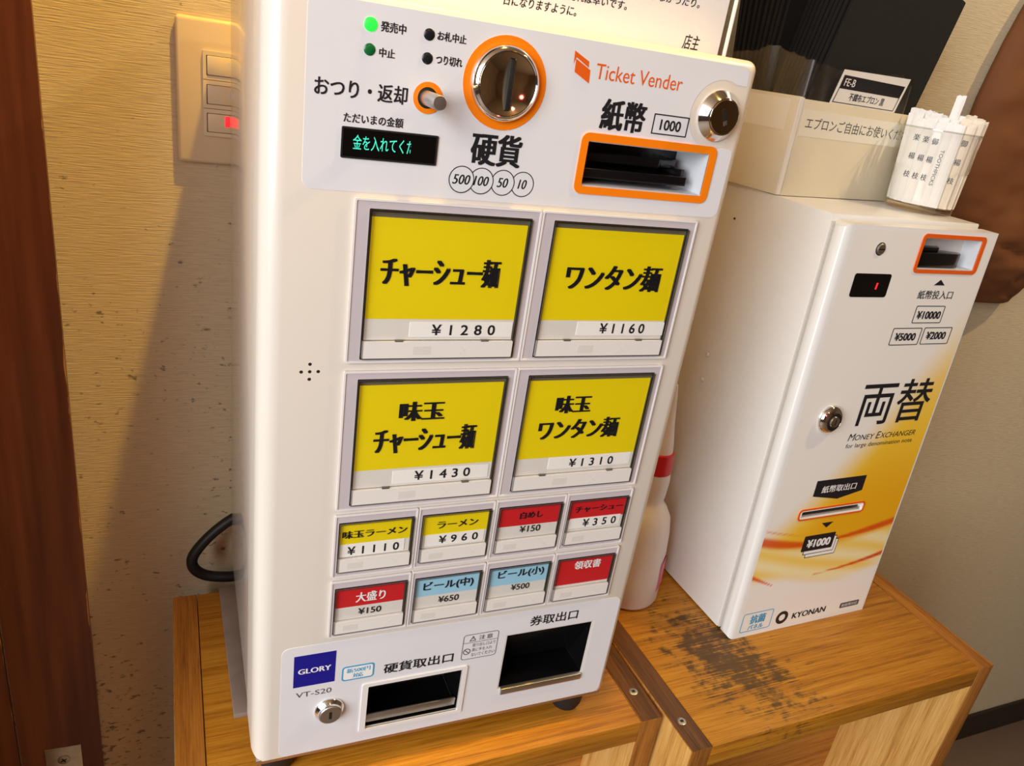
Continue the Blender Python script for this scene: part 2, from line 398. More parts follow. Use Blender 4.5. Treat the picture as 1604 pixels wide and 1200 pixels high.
def glyphs(s, spacing=1.0):
    key = (s, spacing)
    if key not in TXT:
        c = bpy.data.curves.new('t', 'FONT'); c.body = s; c.resolution_u = 3; c.space_character = spacing
        o = bpy.data.objects.new('t', c); COL.objects.link(o)
        dg = bpy.context.evaluated_depsgraph_get(); me = bpy.data.meshes.new_from_object(o.evaluated_get(dg))
        vs = [(v.co.x, v.co.y) for v in me.vertices]; fs = [tuple(p.vertices) for p in me.polygons]
        bpy.data.objects.remove(o); bpy.data.curves.remove(c); bpy.data.meshes.remove(me)
        xs = [v[0] for v in vs]; ys = [v[1] for v in vs]
        x0, x1, y0, y1 = min(xs), max(xs), min(ys), max(ys)
        TXT[key] = ([((x - x0) / (x1 - x0), (y - y0) / (y1 - y0)) for x, y in vs], fs)
    return TXT[key]
def text(fr, s, u0, u1, v0, v1, y, m, parent=None, bu=0.0, bv=0.0, spacing=1.0, slant=0.0, place=None, clip=None):
    """flat printed lettering fitted to the rectangle u0..u1, v0..v1 at depth y; bu/bv thicken the strokes"""
    vs, fs = glyphs(s, spacing)
    offs = [(0, 0)]
    if bu: offs = [(-bu / 2, 0), (0, 0), (bu / 2, 0)]
    if bv: offs = offs + [(a, b) for a, _ in offs for b in (-bv / 2, bv / 2)]
    W = u1 - u0 - bu; H = v1 - v0 - bv; V = []; Fc = []
    for k, (du, dv) in enumerate(offs):
        n0 = len(V)
        for (a, b) in vs:
            u = u0 + bu / 2 + a * W + du + slant * b * H; v = v0 + bv / 2 + b * H + dv
            if clip: u = min(u, clip)
            V.append((u, y - 0.004 * k, v) if place is None else place(u, v, 0.004 * k))
        Fc += [tuple(i + n0 for i in f) for f in fs]
    return link('lettering', fr, (V, Fc), m, parent)

# ------------------------------------------------------------------ the setting
def struct(name, x0, x1, y0, y1, z0, z1, m, bev=0):
    o = box(name, WD, x0, x1, y0, y1, z0, z1, m, bev=bev); tag(o, kind='structure'); return o
FLZ = -1160
struct('wall_back', -1900, 2300, 290, 330, FLZ, 1300, 'wallpaper')
struct('floor', -1900, 2300, -2800, 330, FLZ - 30, FLZ, 'floor_vinyl')
struct('ceiling', -1900, 2300, -2800, 330, 1300, 1330, 'ceiling_paint')
struct('wall_right', 2300, 2340, -2800, 330, FLZ, 1300, 'room_dark')
struct('wall_front', -1900, 2300, -2840, -2800, FLZ, 1300, 'room_dark')
struct('daylight_blocker', -470, -430, -60, 289, FLZ, 1299, 'room_dark')  # out-of-view partition added to keep window daylight off the left wall strip
struct('baseboard_back', -298, 2298, 282, 290, FLZ, FLZ + 68, 'baseboard_dark', bev=1.5)

def worn_post(name, x0, x1, y0, y1, z0, z1, edges):
    nz = 60; nx = 12; V = []; Fc = []; wear = []
    xs = [x0 + (x1 - x0) * t for t in (0, .016, .03, .06, .2, .4, .6, .8, .94, .97, .984, 1)]
    for k in range(nz + 1):
        z = z0 + (z1 - z0) * k / nz
        for i, x in enumerate(xs):
            V.append((x, y0, z)); wear.append({0: .85, 1: .75}.get(i, 0) if 'L' in edges and i < 2 else ({11: .95, 10: .80}.get(i, 0) if 'R' in edges else 0))
    for k in range(nz):
        for i in range(nx - 1):
            a = k * nx + i; Fc.append((a, a + 1, a + nx + 1, a + nx))
    n = len(V)
    V += [(x0, y1, z0), (x1, y1, z0), (x0, y1, z1), (x1, y1, z1)]; wear += [0, 0, 0, 0]
    left = [k * nx for k in range(nz + 1)]; right = [k * nx + nx - 1 for k in range(nz + 1)]
    Fc.append(tuple(left + [n + 2, n])); Fc.append(tuple(right[::-1] + [n + 1, n + 3])); Fc.append((n, n + 2, n + 3, n + 1))
    o = link(name, WD, (V, Fc), 'post_paint'); recalc(o)
    a = o.data.attributes.new('wear', 'FLOAT', 'POINT')
    for i, x in enumerate(wear): a.data[i].value = x
    tag(o, kind='structure')
    return o
post = worn_post('trim_1', -378, -301.6, 284, 290, FLZ, 1300, 'R')
worn_post('door_1', -430, -380.5, 285, 289.5, FLZ + 5, 1290, 'R')
sp = box('strike_plate', WD, -356, -321, 282.6, 284.2, -780, -680, 'steel_worn', parent=post, bev=0.5)
lathe_y('screw', WD, -338.6, -698, [(6.2, 282.7), (6.0, 281.8), (4.5, 281.3), (1.0, 281.2)], 'steel', parent=sp, n=24)
for a in (0.5, 0.5 + math.pi / 2):
    c, s_ = math.cos(a), math.sin(a)
    prism('screw_cross', WD, [(-338.6 + p * c - q * s_, -698 + p * s_ + q * c) for p, q in ((-3.2, -.7), (3.2, -.7), (3.2, .7), (-3.2, .7))], 281.05, 281.4, 'dark_gap', parent=sp)

# ------------------------------------------------------------------ cabinets
def cabinet(fr, W, D, panel_n, light_left, z0, z1, top_m, side_m, right_m, label_screws):
    t = 22.0
    pl = box('side_plank', fr, 0, t, 0, D, z0, z1, 'oak_plank', bev=0.8)
    pr = box('side_plank', fr, W - t, W, 0, D, z0, z1, 'oak_plank', bev=0.8)
    box('plank_end_grain', fr, 0.4, t - 0.4, 0.4, D - 0.4, z1 - 0.5, z1 + 0.3, side_m, parent=pl)
    box('plank_end_grain', fr, W - t + 0.4, W - 0.4, 0.4, D - 0.4, z1 - 0.5, z1 + 0.3, right_m, parent=pr)
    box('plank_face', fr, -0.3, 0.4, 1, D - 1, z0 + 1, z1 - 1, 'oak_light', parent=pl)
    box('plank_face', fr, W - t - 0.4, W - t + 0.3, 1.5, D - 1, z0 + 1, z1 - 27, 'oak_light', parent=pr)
    box('top_board', fr, t + 0.4, W - t - 0.4, 0.3, D, z1 - 25, z1 - 0.2, top_m, bev=0.7)
    bp = box('back_panel', fr, t, W - t, panel_n, panel_n + 8, z0, z1 - 26, 'oak_panel')
    box('shelf', fr, t, W - t, 14, panel_n, z0 + 300, z0 + 320, 'oak_panel', bev=0.6)
    for (sx, sy) in label_screws:
        s_ = lathe_z('screw', fr, sx, sy, [(4.4, z1 + 0.2), (4.4, z1 + 0.9), (3.6, z1 + 1.3), (1.6, z1 + 1.2)], 'steel', n=20)
        box('screw_recess', fr, sx - 1.6, sx + 1.6, sy - 1.2, sy + 1.2, z1 + 1.1, z1 + 1.45, 'dark_gap', parent=s_)
mL = Matrix.Translation((-219, -25, 0)) @ Matrix.Rotation(math.radians(0.5), 4, 'Z')
fl = Frame('wooden_cabinet', (207, 131, FLZ), 'open wooden cabinet under the ticket machine', 'cabinet', 'paired wooden cabinets', m=mL)
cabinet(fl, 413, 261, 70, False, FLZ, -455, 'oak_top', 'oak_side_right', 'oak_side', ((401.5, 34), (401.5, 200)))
mR = Matrix.Translation((200, -63, 0)) @ Matrix.Rotation(math.radians(1.3), 4, 'Z')
fr_ = Frame('wooden_cabinet', (206, 160, FLZ), 'open wooden cabinet with stained top under the money changer', 'cabinet', 'paired wooden cabinets', m=mR)
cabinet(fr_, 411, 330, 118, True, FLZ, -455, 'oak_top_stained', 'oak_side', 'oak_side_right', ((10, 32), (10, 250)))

# ------------------------------------------------------------------ ticket vending machine
X0, X1, Z0, Z1 = -166.0, 136.5, -429.0, 102.0
vm = Frame('ticket_vending_machine', (-15, 135, -455), 'white ticket vending machine with yellow menu buttons on the cabinet', 'ticket machine')
door = box('door', vm, X0, X1, 0, 46, Z0, Z1, 'door_paint')
def weighted_bevel(o, width, seg, wfun):
    me = o.data; a = me.attributes.new('bevel_weight_edge', 'FLOAT', 'EDGE')
    for e in me.edges: a.data[e.index].value = wfun(me.vertices[e.vertices[0]].co, me.vertices[e.vertices[1]].co)
    md = o.modifiers.new('bevel', 'BEVEL'); md.width = width * S; md.segments = seg; md.limit_method = 'WEIGHT'
    dg = bpy.context.evaluated_depsgraph_get(); ne = bpy.data.meshes.new_from_object(o.evaluated_get(dg))
    o.modifiers.clear(); o.data = ne
    return auto_smooth(o, 40)
def door_weight(a, b):
    front = max(a.y, b.y) * 1000 + 135 < 1
    if front and abs(a.x - b.x) < 1e-6: return 1.0 if a.x < 0 else .5
    if front: return .5 if a.z > 0.2 else .12
    if abs(a.x - b.x) < 1e-6 and abs(a.z - b.z) < 1e-6: return .5
    return 0.0
weighted_bevel(door, 13, 6, door_weight)
BILL = (23.2, 113.3, 16.2, 43.4); TRAY = (-82.2, -5.5, -414.7, -370.4); TICK = (29.4, 108.1, -400.6, -343.7)
cut(door, [(vm, (a, b, -5, 42, c, d)) for a, b, c, d in (BILL, TRAY, TICK)])
box('bottom_sill', vm, X0 + 3, X1 - 3, 1.5, 44, Z0 - 3.5, Z0 + .5, 'steel')
box('seam_gasket', vm, X0 + 3, X1 - 3, 46, 48, Z0 + 3, Z1 - 3, 'dark_gap')
box('body', vm, X0 + 1.0, X1 - 1.0, 48, 262, Z0 + 2, Z1 - 1, 'body_paint', bev=2.0)
for fx, fy in ((-145, 22), (112, 20), (-145, 240), (112, 240)):
    lathe_z('foot', vm, fx, fy, [(12.5, -455), (14.5, -450), (16.5, -428)], 'rubber', n=28)
# decals
def decal_loop():
    pts = []
    def arc(cx, cz, r, a0, a1, n=5):
        for k in range(n + 1):
            a = math.radians(a0 + (a1 - a0) * k / n); pts.append((cx + r * math.cos(a), cz + r * math.sin(a)))
    arc(123.5, 92.5, 5.5, 0, 90); arc(-139, 92.5, 5.5, 90, 180); arc(-139, 8, 5.5, 180, 270); arc(125, 8, 5.5, 270, 360)
    pts.append((130.5, 42)); arc(127, 44, 3.5, 0, 90, 3)
    arc(112.6, 67.2, 21.5, -65, -295, 18)
    pts.append((129, 86.7))
    return pts
prism('upper_decal', vm, decal_loop(), -0.25, 0.5, 'decal')
lower = prism('lower_decal', vm, rrect(-147, 131, -427.5, -321, 6), -0.25, 0.5, 'decal')
cut(lower, [(vm, (a - 1, b + 1, -5, 42, c - 1, d + 1)) for a, b, c, d in (TRAY, TICK)])
upper = [o for o in vm.o.children if o.name.startswith('upper_decal')][0]
cut(upper, [(vm, (BILL[0], BILL[1], -5, 42, BILL[2], BILL[3]))])
Y = -0.45
# indicator lights and their captions
for (cx, cz, r, m) in ((-112.9, 87.9, 3.5, 'led_on'), (-112.7, 76.0, 3.0, 'led_green_off'), (-81.7, 87.5, 3.0, 'led_off'), (-81.6, 75.8, 3.0, 'led_off')):
    lathe_y('indicator_lamp', vm, cx, cz, [(r, 0.2), (r, -0.5), (r * .8, -0.9), (r * .4, -1.15)], m, n=28)
for s, a, b, c, d, k in (('発売中', -107.7, -94.3, 85.4, 90.4, .25), ('中止', -107.7, -99.2, 73.1, 77.7, .25), ('お札中止', -77.2, -60.9, 85.4, 90.0, .25),
                         ('つり切れ', -76.8, -61.8, 73.6, 78.3, .25), ('おつり・返却', -140.0, -90.6, 50.9, 60.2, .35), ('ただいまの金額', -124.2, -91.7, 38.8, 43.9, .2)):
    text(vm, s, a, b, c, d, Y, 'ink', bu=k, bv=k * .6)
text(vm, '硬貨', -51.2, -19.5, 23.1, 41.4, Y, 'ink', bu=1.2, bv=.6)
text(vm, '紙幣', 28.4, 59.6, 50.6, 68.5, Y, 'ink', bu=1.1, bv=.6)
# amount display
disp = prism('amount_display', vm, rrect(-124.2, -71.6, 21.0, 36.2, .6), -0.6, 1, 'screen_black')
ring('display_rim', vm, rrect(-124.8, -71.0, 20.4, 36.8, .8), rrect(-123.9, -71.9, 21.3, 35.9, .5), -0.9, 0.2, 'ink', parent=disp)
text(vm, '金を入れてくだ', -118.5, -84.2, 25.3, 33.0, -0.7, 'vfd', parent=disp, bu=.1, clip=-86.4)
# change-return lever
ring('lever_ring', vm, circ(-79.2, 56, 8.3), circ(-79.4, 56, 5.6), -0.6, 0.3, 'orange')
prism('lever_hole', vm, circ(-79.4, 56, 5.7), -0.35, 0.3, 'dark_gap')
lathe_y('return_lever', vm, -79.8, 55.9, [(3.9, 0), (3.9, -24.6), (3.5, -25.4), (1.2, -25.5)], 'steel', n=28)
# coin inlet
CX, CZ = -35.4, 68.6
prism('coin_ring', vm, circ(CX, CZ, 25.0, n=48), -0.6, 0.3, 'orange')
ci = lathe_y('coin_inlet', vm, CX, CZ, [(20.9, 0), (20.7, -1.4), (19.9, -3.2), (18.4, -5.0), (17.6, -5.5), (17.1, -5.0), (17.1, -0.4), (1.0, -0.4)], 'chrome', n=64)
lathe_y('coin_dish', vm, CX, CZ, [(17.1, -4.6), (16.6, -5.0), (15.5, -4.4), (13, -3.2), (10, -2.1), (7, -1.35), (4, -0.9), (1.0, -0.75)], 'chrome_dark', parent=ci, n=64, cap=False)
box('coin_slot', vm, CX + 0.2, CX + 3.0, -4.4, -0.5, CZ - 13.6, CZ + 13.2, 'dark_gap', parent=ci, bev=0.3)
box('coin_slot_edge', vm, CX + 3.0, CX + 3.7, -4.6, -0.5, CZ - 13.2, CZ + 12.8, 'chrome', parent=ci)
for s, cu, r in (('10', -15.9, 7.5), ('50', -28.7, 7.6), ('100', -42.3, 7.7), ('500', -54.6, 7.8)):
    k = {'10': 0, '50': 1, '100': 2, '500': 3}[s] * 0.05
    pl = prism('coin_badge', vm, circ(cu, 14.05, r, n=40), -0.30 - k, 0.1, 'coin_white')
    ring('badge_outline', vm, circ(cu, 14.05, r, n=40), circ(cu, 14.05, r - .55, n=40), -0.34 - k, -0.2, 'ink', parent=pl)
    hw = {'10': 3.0, '50': 3.7, '100': 4.9, '500': 5.6}[s]
    text(vm, s, cu - hw, cu + hw - .8, 11.3, 16.9, -0.37 - k, 'ink', parent=pl, slant=.18, bu=.3)
# logo and ticket vender
prism('ticket_logo', vm, [(4.9, 84.6), (4.5, 91.4), (14.5, 86.8), (14.9, 83.5), (6.0, 88.1)], Y, 0.1, 'orange_red')
prism('ticket_logo', vm, [(6.0, 87.2), (16.2, 82.3), (16.7, 75.1), (6.3, 80.2)], Y, 0.1, 'orange_red')
text(vm, 'Ticket Vender', 20.1, 80.7, 78.2, 86.6, Y, 'orange_red')
ring('value_box', vm, rrect(65.5, 91.6, 51.7, 63.8, .2, 1), rrect(66.2, 90.9, 52.4, 63.1, .1, 1), Y, 0.1, 'ink')
text(vm, '1000', 70.9, 86.3, 54.4, 60.8, Y, 'ink', bu=.35, bv=.2)
# banknote inlet
ring('banknote_frame', vm, rrect(18.4, 118.4, 11.6, 48.2, 5), rrect(*BILL, .8), -1.0, 0.5, 'orange')
box('recess_back', vm, BILL[0], BILL[1], 36, 41.5, BILL[2], BILL[3], 'black_plastic')
bn = ring('recess_wall', vm, rrect(BILL[0] - .5, BILL[1] + .5, BILL[2] - .5, BILL[3] + .5, .8), rrect(BILL[0] + .6, BILL[1] - .6, BILL[2] + .6, BILL[3] - .6, .8), 0.2, 37, 'recess_white')
def snout(name, fr, pts, z0, z1, m, parent=None):
    n = len(pts); v = [(x, y, z0) for x, y in pts] + [(x, y, z1) for x, y in pts]
    f = [tuple(range(n)), tuple(range(2 * n - 1, n - 1, -1))] + [(k, (k + 1) % n, n + (k + 1) % n, n + k) for k in range(n)]
    return bevelled(link(name, fr, (v, f), m, parent), 0.6, 2)
nm = snout('note_mouth', vm, [(24.5, 37), (24.5, 8), (28, 6), (104, 6), (105.5, 8), (105.5, 37)], 20.5, 26.5, 'black_plastic')
snout('mouth_upper', vm, [(24.5, 37), (24.5, 14), (86, 14), (89, 17), (97, 18), (104, 22), (104, 37)], 29.5, 35.0, 'black_plastic', parent=nm)
box('mouth_side', vm, 24.5, 30, 9, 36, 20, 35, 'black_plastic', parent=nm, bev=.5)
box('mouth_side', vm, 100, 105.5, 12, 36, 20, 30.5, 'black_plastic', parent=nm, bev=.5)
# upper lock
def lock(fr, cx, cz, R, r, p, name, m2, slot, ang, parent=None):
    lk = lathe_y(name, fr, cx, cz, [(R, 0), (R, -1.2), (R * .96, -2.0), (R * .80, -p * .72), (r + .5, -p), (r, -p - .2)], 'chrome', n=48)
    lathe_y('lock_face', fr, cx, cz, [(r, -p + .3), (r, -p - .5), (r * .95, -p - .9), (1, -p - .9)], m2, parent=lk, n=40)
    c, s_ = math.cos(ang), math.sin(ang); w, h = slot
    prism('key_slot', fr, [(cx + a * c - b * s_, cz + a * s_ + b * c) for a, b in ((-w, -h), (w, -h), (w, h), (-w, h))], -p - 1.05, -p, 'dark_gap', parent=lk)
    return lk
lk = lock(vm, 112.6, 67.2, 15.6, 10.8, 6.6, 'cabinet_lock', 'chrome_dark', (1.3, 5.2), 0.42)
prism('slot_plug', vm, [(113.2, 62.0), (115.4, 63.0), (114.4, 65.4), (112.2, 64.4)], -7.8, -6, 'steel', parent=lk)
lock(vm, -110.9, -387.0, 11.2, 8.2, 5.5, 'cabinet_lock', 'steel', (1.1, 3.4), 0.0)
# speaker holes
for (hx, hz) in ((-136, -101.5), (-141, -106.5), (-136, -106.4), (-131, -106.4), (-136.1, -111.4)):
    prism('speaker_hole', vm, circ(hx, hz, 1.05, n=16), -0.08, 0.5, 'dark_gap')
# logo plate, badge, captions
gp = prism('maker_plate', vm, rrect(-138.3, -108.4, -359.0, -329.4, .2, 1), Y, 0, 'navy')
text(vm, 'GLORY', -135.2, -111.4, -346.8, -342.0, Y - .05, 'ink_white', parent=gp, bu=.5)
text(vm, 'VT-S20', -136.1, -110.2, -369.4, -364.6, Y, 'ink_grey')
bd = prism('coin_notice', vm, rrect(-103.2, -78.8, -361.0, -347.0, 2.6), Y, 0, 'ink_cyan')
prism('notice_field', vm, rrect(-102.0, -80.0, -359.8, -348.2, 1.8), Y - .05, 0, 'strip_white', parent=bd)
text(vm, '新500円', -99.8, -81.8, -353.6, -349.2, Y - .1, 'ink_cyan', parent=bd, bu=.35)
text(vm, '対応', -95.0, -87.0, -358.9, -354.4, Y - .1, 'ink_cyan', parent=bd, bu=.35)
text(vm, '硬貨取出口', -71.4, -15.4, -360.7, -351.0, Y, 'ink', bu=.45, bv=.3)
text(vm, '券取出口', 47.6, 91.4, -337.2, -327.2, Y, 'ink', bu=.4, bv=.25)
cs = ring('caution_notice', vm, rrect(-8.8, 21.1, -361.2, -335.7, 2.5), rrect(-8.4, 20.7, -360.8, -336.1, 2.2), Y, 0, 'ink_grey')
prism('notice_line', vm, [(-8.6, -344.2), (20.9, -344.2), (20.9, -343.9), (-8.6, -343.9)], Y, 0, 'ink_grey', parent=cs)
ring('warning_sign', vm, [(-3.6, -342.6), (2.0, -342.6), (-.8, -337.4)], [(-2.7, -342.1), (1.1, -342.1), (-.8, -338.6)], Y, 0, 'ink_grey', parent=cs)
text(vm, '!', -1.05, -.55, -341.6, -339.2, Y, 'ink_grey', parent=cs)
text(vm, '注意', 4.2, 16.0, -342.4, -337.8, Y, 'ink_grey', parent=cs, bu=.2, spacing=1.3)
ring('prohibition_sign', vm, circ(-4.6, -353.0, 3.1, n=24), circ(-4.6, -353.0, 2.5, n=24), Y, 0, 'ink_grey', parent=cs)
prism('prohibition_bar', vm, [(-6.7, -351.4), (-6.3, -350.9), (-2.5, -354.6), (-2.9, -355.1)], Y, 0, 'ink_grey', parent=cs)
for k, s in enumerate(('取り出し口より', '奥に手を入れ', 'ないでください')):
    text(vm, s, -0.4, (19.2, 17.0, 19.6)[k], -348.9 - 4.9 * k, -345.4 - 4.9 * k, Y, 'ink_grey', parent=cs)
# coin tray
tr = ring('coin_tray_frame', vm, rrect(-86.8, -1.8, -417.6, -367.3, 1.5), rrect(*TRAY, .8), -1.4, 0.5, 'bezel_edge')
box('tray_back', vm, TRAY[0], TRAY[1], 36, 41.5, TRAY[2], TRAY[3], 'black_plastic')
ring('tray_wall', vm, rrect(TRAY[0] - .4, TRAY[1] + .4, TRAY[2] - .4, TRAY[3] + .4, .8), rrect(TRAY[0] + .4, TRAY[1] - .4, TRAY[2] + .4, TRAY[3] - .4, .6), 1.6, 37, 'black_plastic')
box('tray_lip', vm, TRAY[0] + 1, TRAY[1] - 1.5, 2.2, 4, TRAY[2] + 3.0, TRAY[2] + 11.0, 'steel', bev=.6)
box('tray_flap', vm, TRAY[0] + 6, TRAY[1] - 6, 20, 21, TRAY[2] + 20, TRAY[3] - 1, 'black_smoke')
# ticket outlet
box('outlet_back', vm, TICK[0], TICK[1], 36, 41.5, TICK[2], TICK[3], 'black_plastic')
ring('outlet_wall', vm, rrect(TICK[0] - .4, TICK[1] + .4, TICK[2] - .4, TICK[3] + .4, .5), rrect(TICK[0] + .4, TICK[1] - .4, TICK[2] + .4, TICK[3] - .4, .5), 1.5, 37, 'black_plastic')
v = [(TICK[0] + 1, 3, TICK[3] - 1), (TICK[1] - 1, 3, TICK[3] - 1), (TICK[1] - 1, 22, TICK[2] + 10), (TICK[0] + 1, 22, TICK[2] + 10)]
v += [(a, b + 1.2, c) for a, b, c in v]
recalc(link('outlet_flap', vm, (v, [(0, 1, 2, 3), (7, 6, 5, 4), (0, 4, 5, 1), (1, 5, 6, 2), (2, 6, 7, 3), (3, 7, 4, 0)]), 'black_smoke'))
box('outlet_lip', vm, TICK[0] + 2.0, TICK[1] - .5, -2.2, 6, TICK[2] - 6.0, TICK[2] + .3, 'steel', bev=.7)

# menu buttons
def menu_button(cx0, ct, w, h, big, card, price, strip, lines, note):
    """cell with top left corner (cx0, ct), size w x h"""
    bx0, bx1 = (cx0 + 9.0, cx0 + 110.4) if big else (cx0 + 3.3, cx0 + 56.0)
    off = 5.8 if big else 6.6
    bz1 = ct - off; bz0 = bz1 - (92.6 if big else 41.2)
    o = ring('menu_button', vm, rrect(cx0 + .4, cx0 + w - .4, ct - h + .4, ct - .4, .8, 2), rrect(bx0, bx1, bz0, bz1, .6, 2), -1.6, 0.2, 'bezel')
    tag(o, note)
    ring('bezel_rim', vm, rrect(cx0 + .3, cx0 + w - .3, ct - h + .3, ct - .3, .8, 2), rrect(cx0 + 1.5, cx0 + w - 1.5, ct - h + 1.5, ct - 1.5, .6, 2), -2.1, -1.2, 'bezel_edge', parent=o)
    prism('well', vm, rrect(bx0 - .3, bx1 + .3, bz0 - .3, bz1 + .3, .6, 2), -0.3, 0.2, 'button_well', parent=o)
    ring('cover_edge', vm, rrect(bx0 + .5, bx1 - .5, bz0 + .5, bz1 - .5, .6, 2), rrect(bx0 + 1.3, bx1 - 1.3, bz0 + 1.3, bz1 - 1.3, .4, 2), -3.2, -0.4, 'clear_edge', parent=o)
    kx0, kx1 = (bx0 + 1.6, bx1 - 2.6) if big else (bx0 + 1.2, bx1 - 2.4)
    ktop = bz1 - (4.6 if big else 1.6); lip = bz0 + (12.2 if big else 11.6)
    if big: kz = bz1 - 66.2
    elif card[1] == 'full': kz = lip + 3.0
    else: kz = bz1 - 18.0
    prism('name_card', vm, rrect(kx0, kx1, kz, ktop, .2, 1), -1.1, -0.5, card[0], parent=o)
    prism('price_card', vm, rrect(kx0, kx1, lip + .6, kz, .2, 1), -1.05, -0.5, 'card_white', parent=o)
    if strip:
        a, b, c, d = strip
        prism('price_strip', vm, rrect(a, b, c, d, .2, 1), -1.35, -1.0, 'strip_white', parent=o)
    prism('button_lip', vm, rrect(kx0 - .5, kx1 + .8, bz0 + 1.0, lip, .2, 1), -2.9, -0.5, 'button_lip', parent=o)
    ww = kx1 - kx0
    prism('faint_mark', vm, rrect(kx0 + ww * (.32 if big else .12), kx0 + ww * (.44 if big else .34), bz0 + 3.5, lip - 3.0, .1, 1), -2.96, -2.5, 'faint_print', parent=o)
    xc, zc, q = kx0 + ww * (.665 if big else .80), (bz0 + lip) / 2 + .4, 2.6
    for sg in (1, -1):
        prism('faint_cross', vm, [(xc - q, zc - sg * q - .15), (xc - q, zc - sg * q + .15), (xc + q, zc + sg * q + .15), (xc + q, zc + sg * q - .15)], -2.96, -2.5, 'faint_print', parent=o)
    if big:
        for t in (.2, .78):
            prism('clip_notch', vm, rrect(kx0 + ww * t, kx0 + ww * t + 5, lip - .1, lip + .9, .1, 1), -3.0, -0.5, 'button_well', parent=o)
    prism('clear_cover', vm, rrect(bx0 + 1.3, bx1 - 1.3, lip + .5, bz1 - 1.3, .4, 1), -3.0, -2.6, 'clear_cover', parent=o)
    for (s, a, b, c, d, m, bu, bv, spc) in lines:
        text(vm, s, a, b, c, d, -1.5, m, parent=o, bu=bu, bv=bv, spacing=spc)
I = 'ink_blue_black'
YEL, RED, BLU = ('card_yellow', ''), ('card_red', ''), ('card_blue', '')
BM = (1.75, .15)
menu_button(-116, 0, 116, 100.8, True, YEL, 1, (-77.2, -8.7, -83.6, -74.0),
            [('チャーシュー麺', -98.3, -22.6, -51.0, -32.8, I, *BM, .93), ('¥1280', -63.1, -20.6, -82.5, -75.3, 'ink', .35, .25, 1.7)], 'yellow menu button priced ¥1280')
menu_button(0, 0, 116, 100.8, True, YEL, 1, (38.9, 108.3, -82.8, -73.2),
            [('ワンタン麺', 23.5, 96.6, -50.8, -32.8, I, *BM, .95), ('¥1160', 56.3, 92.3, -81.3, -73.8, 'ink', .35, .25, 1.5)], 'yellow menu button priced ¥1160')
menu_button(-116, -105.8, 116, 101.8, True, YEL, 1, (-79.1, -10.5, -189.6, -179.9),
            [('味玉', -78.9, -47.8, -142.4, -128.4, I, *BM, 1.0), ('チャーシュー麺', -94.2, -23.6, -166.0, -146.6, I, *BM, .93), ('¥1430', -64.1, -24.0, -187.9, -180.6, 'ink', .35, .25, 1.6)], 'yellow menu button priced ¥1430')
menu_button(0, -105.8, 116, 101.8, True, YEL, 1, (36.5, 105.7, -188.0, -178.3),
            [('味玉', 33.6, 62.2, -142.0, -128.2, I, *BM, 1.0), ('ワンタン麺', 23.3, 89.0, -163.2, -146.6, I, *BM, .95), ('¥1310', 53.4, 90.8, -187.0, -180.0, 'ink', .35, .25, 1.6)], 'yellow menu button priced ¥1310')
SB = (.55, .1)
menu_button(-116, -210.6, 58, 52.0, False, YEL, 1, (-111.4, -66.0, -245.4, -235.6),
            [('味玉ラーメン', -110.1, -64.9, -230.6, -224.4, I, *SB, 1.0), ('¥1110', -105.9, -69.8, -244.2, -237.4, 'ink', .35, .25, 1.7)], 'small yellow menu button priced ¥1110')
menu_button(-58, -210.6, 58, 52.0, False, YEL, 1, (-50.5, -6.0, -244.6, -234.9),
            [('ラーメン', -43.2, -12.1, -230.0, -224.3, I, *SB, 1.0), ('¥960', -40.7, -10.7, -243.0, -236.4, 'ink', .35, .25, 1.7)], 'small yellow menu button priced ¥960')
menu_button(0, -210.6, 58, 52.0, False, RED, 1, None,
            [('白めし', 21.0, 40.0, -229.3, -223.2, I, *SB, 1.0), ('¥150', 22.5, 39.7, -241.6, -235.7, 'ink', .2, .15, 1.0)], 'small red menu button priced ¥150, upper row')
menu_button(58, -210.6, 58, 52.0, False, RED, 1, (64.5, 109.5, -243.6, -234.3),
            [('チャーシュー', 67.3, 109.5, -229.2, -223.6, I, *SB, 1.0), ('¥350', 76.1, 106.0, -242.6, -235.5, 'ink', .35, .25, 1.7)], 'small red menu button priced ¥350')
menu_button(-116, -265.4, 58, 50.6, False, RED, 1, None,
            [('大盛り', -97.5, -75.8, -286.5, -277.8, 'ink_white', *SB, 1.0), ('¥150', -95.1, -78.3, -297.8, -292.2, 'ink', .2, .15, 1.0)], 'small red menu button priced ¥150, bottom row')
menu_button(-58, -265.4, 58, 50.6, False, BLU, 1, None,
            [('ビール(中)', -47.9, -8.5, -286.0, -277.0, I, .5, .2, 1.0), ('¥650', -35.2, -18.8, -297.6, -291.8, 'ink', .2, .15, 1.0)], 'small blue menu button priced ¥650')
menu_button(0, -265.4, 58, 50.6, False, BLU, 1, None,
            [('ビール(小)', 11.2, 50.3, -284.4, -275.8, I, .5, .2, 1.0), ('¥500', 23.9, 39.7, -296.0, -290.3, 'ink', .2, .15, 1.0)], 'small blue menu button priced ¥500')
menu_button(58, -265.4, 58, 50.6, False, ('card_red', 'full'), 0, None,
            [('領収書', 77.2, 101.4, -284.2, -276.0, 'ink_white', .5, .2, 1.0)], 'small plain red receipt button')

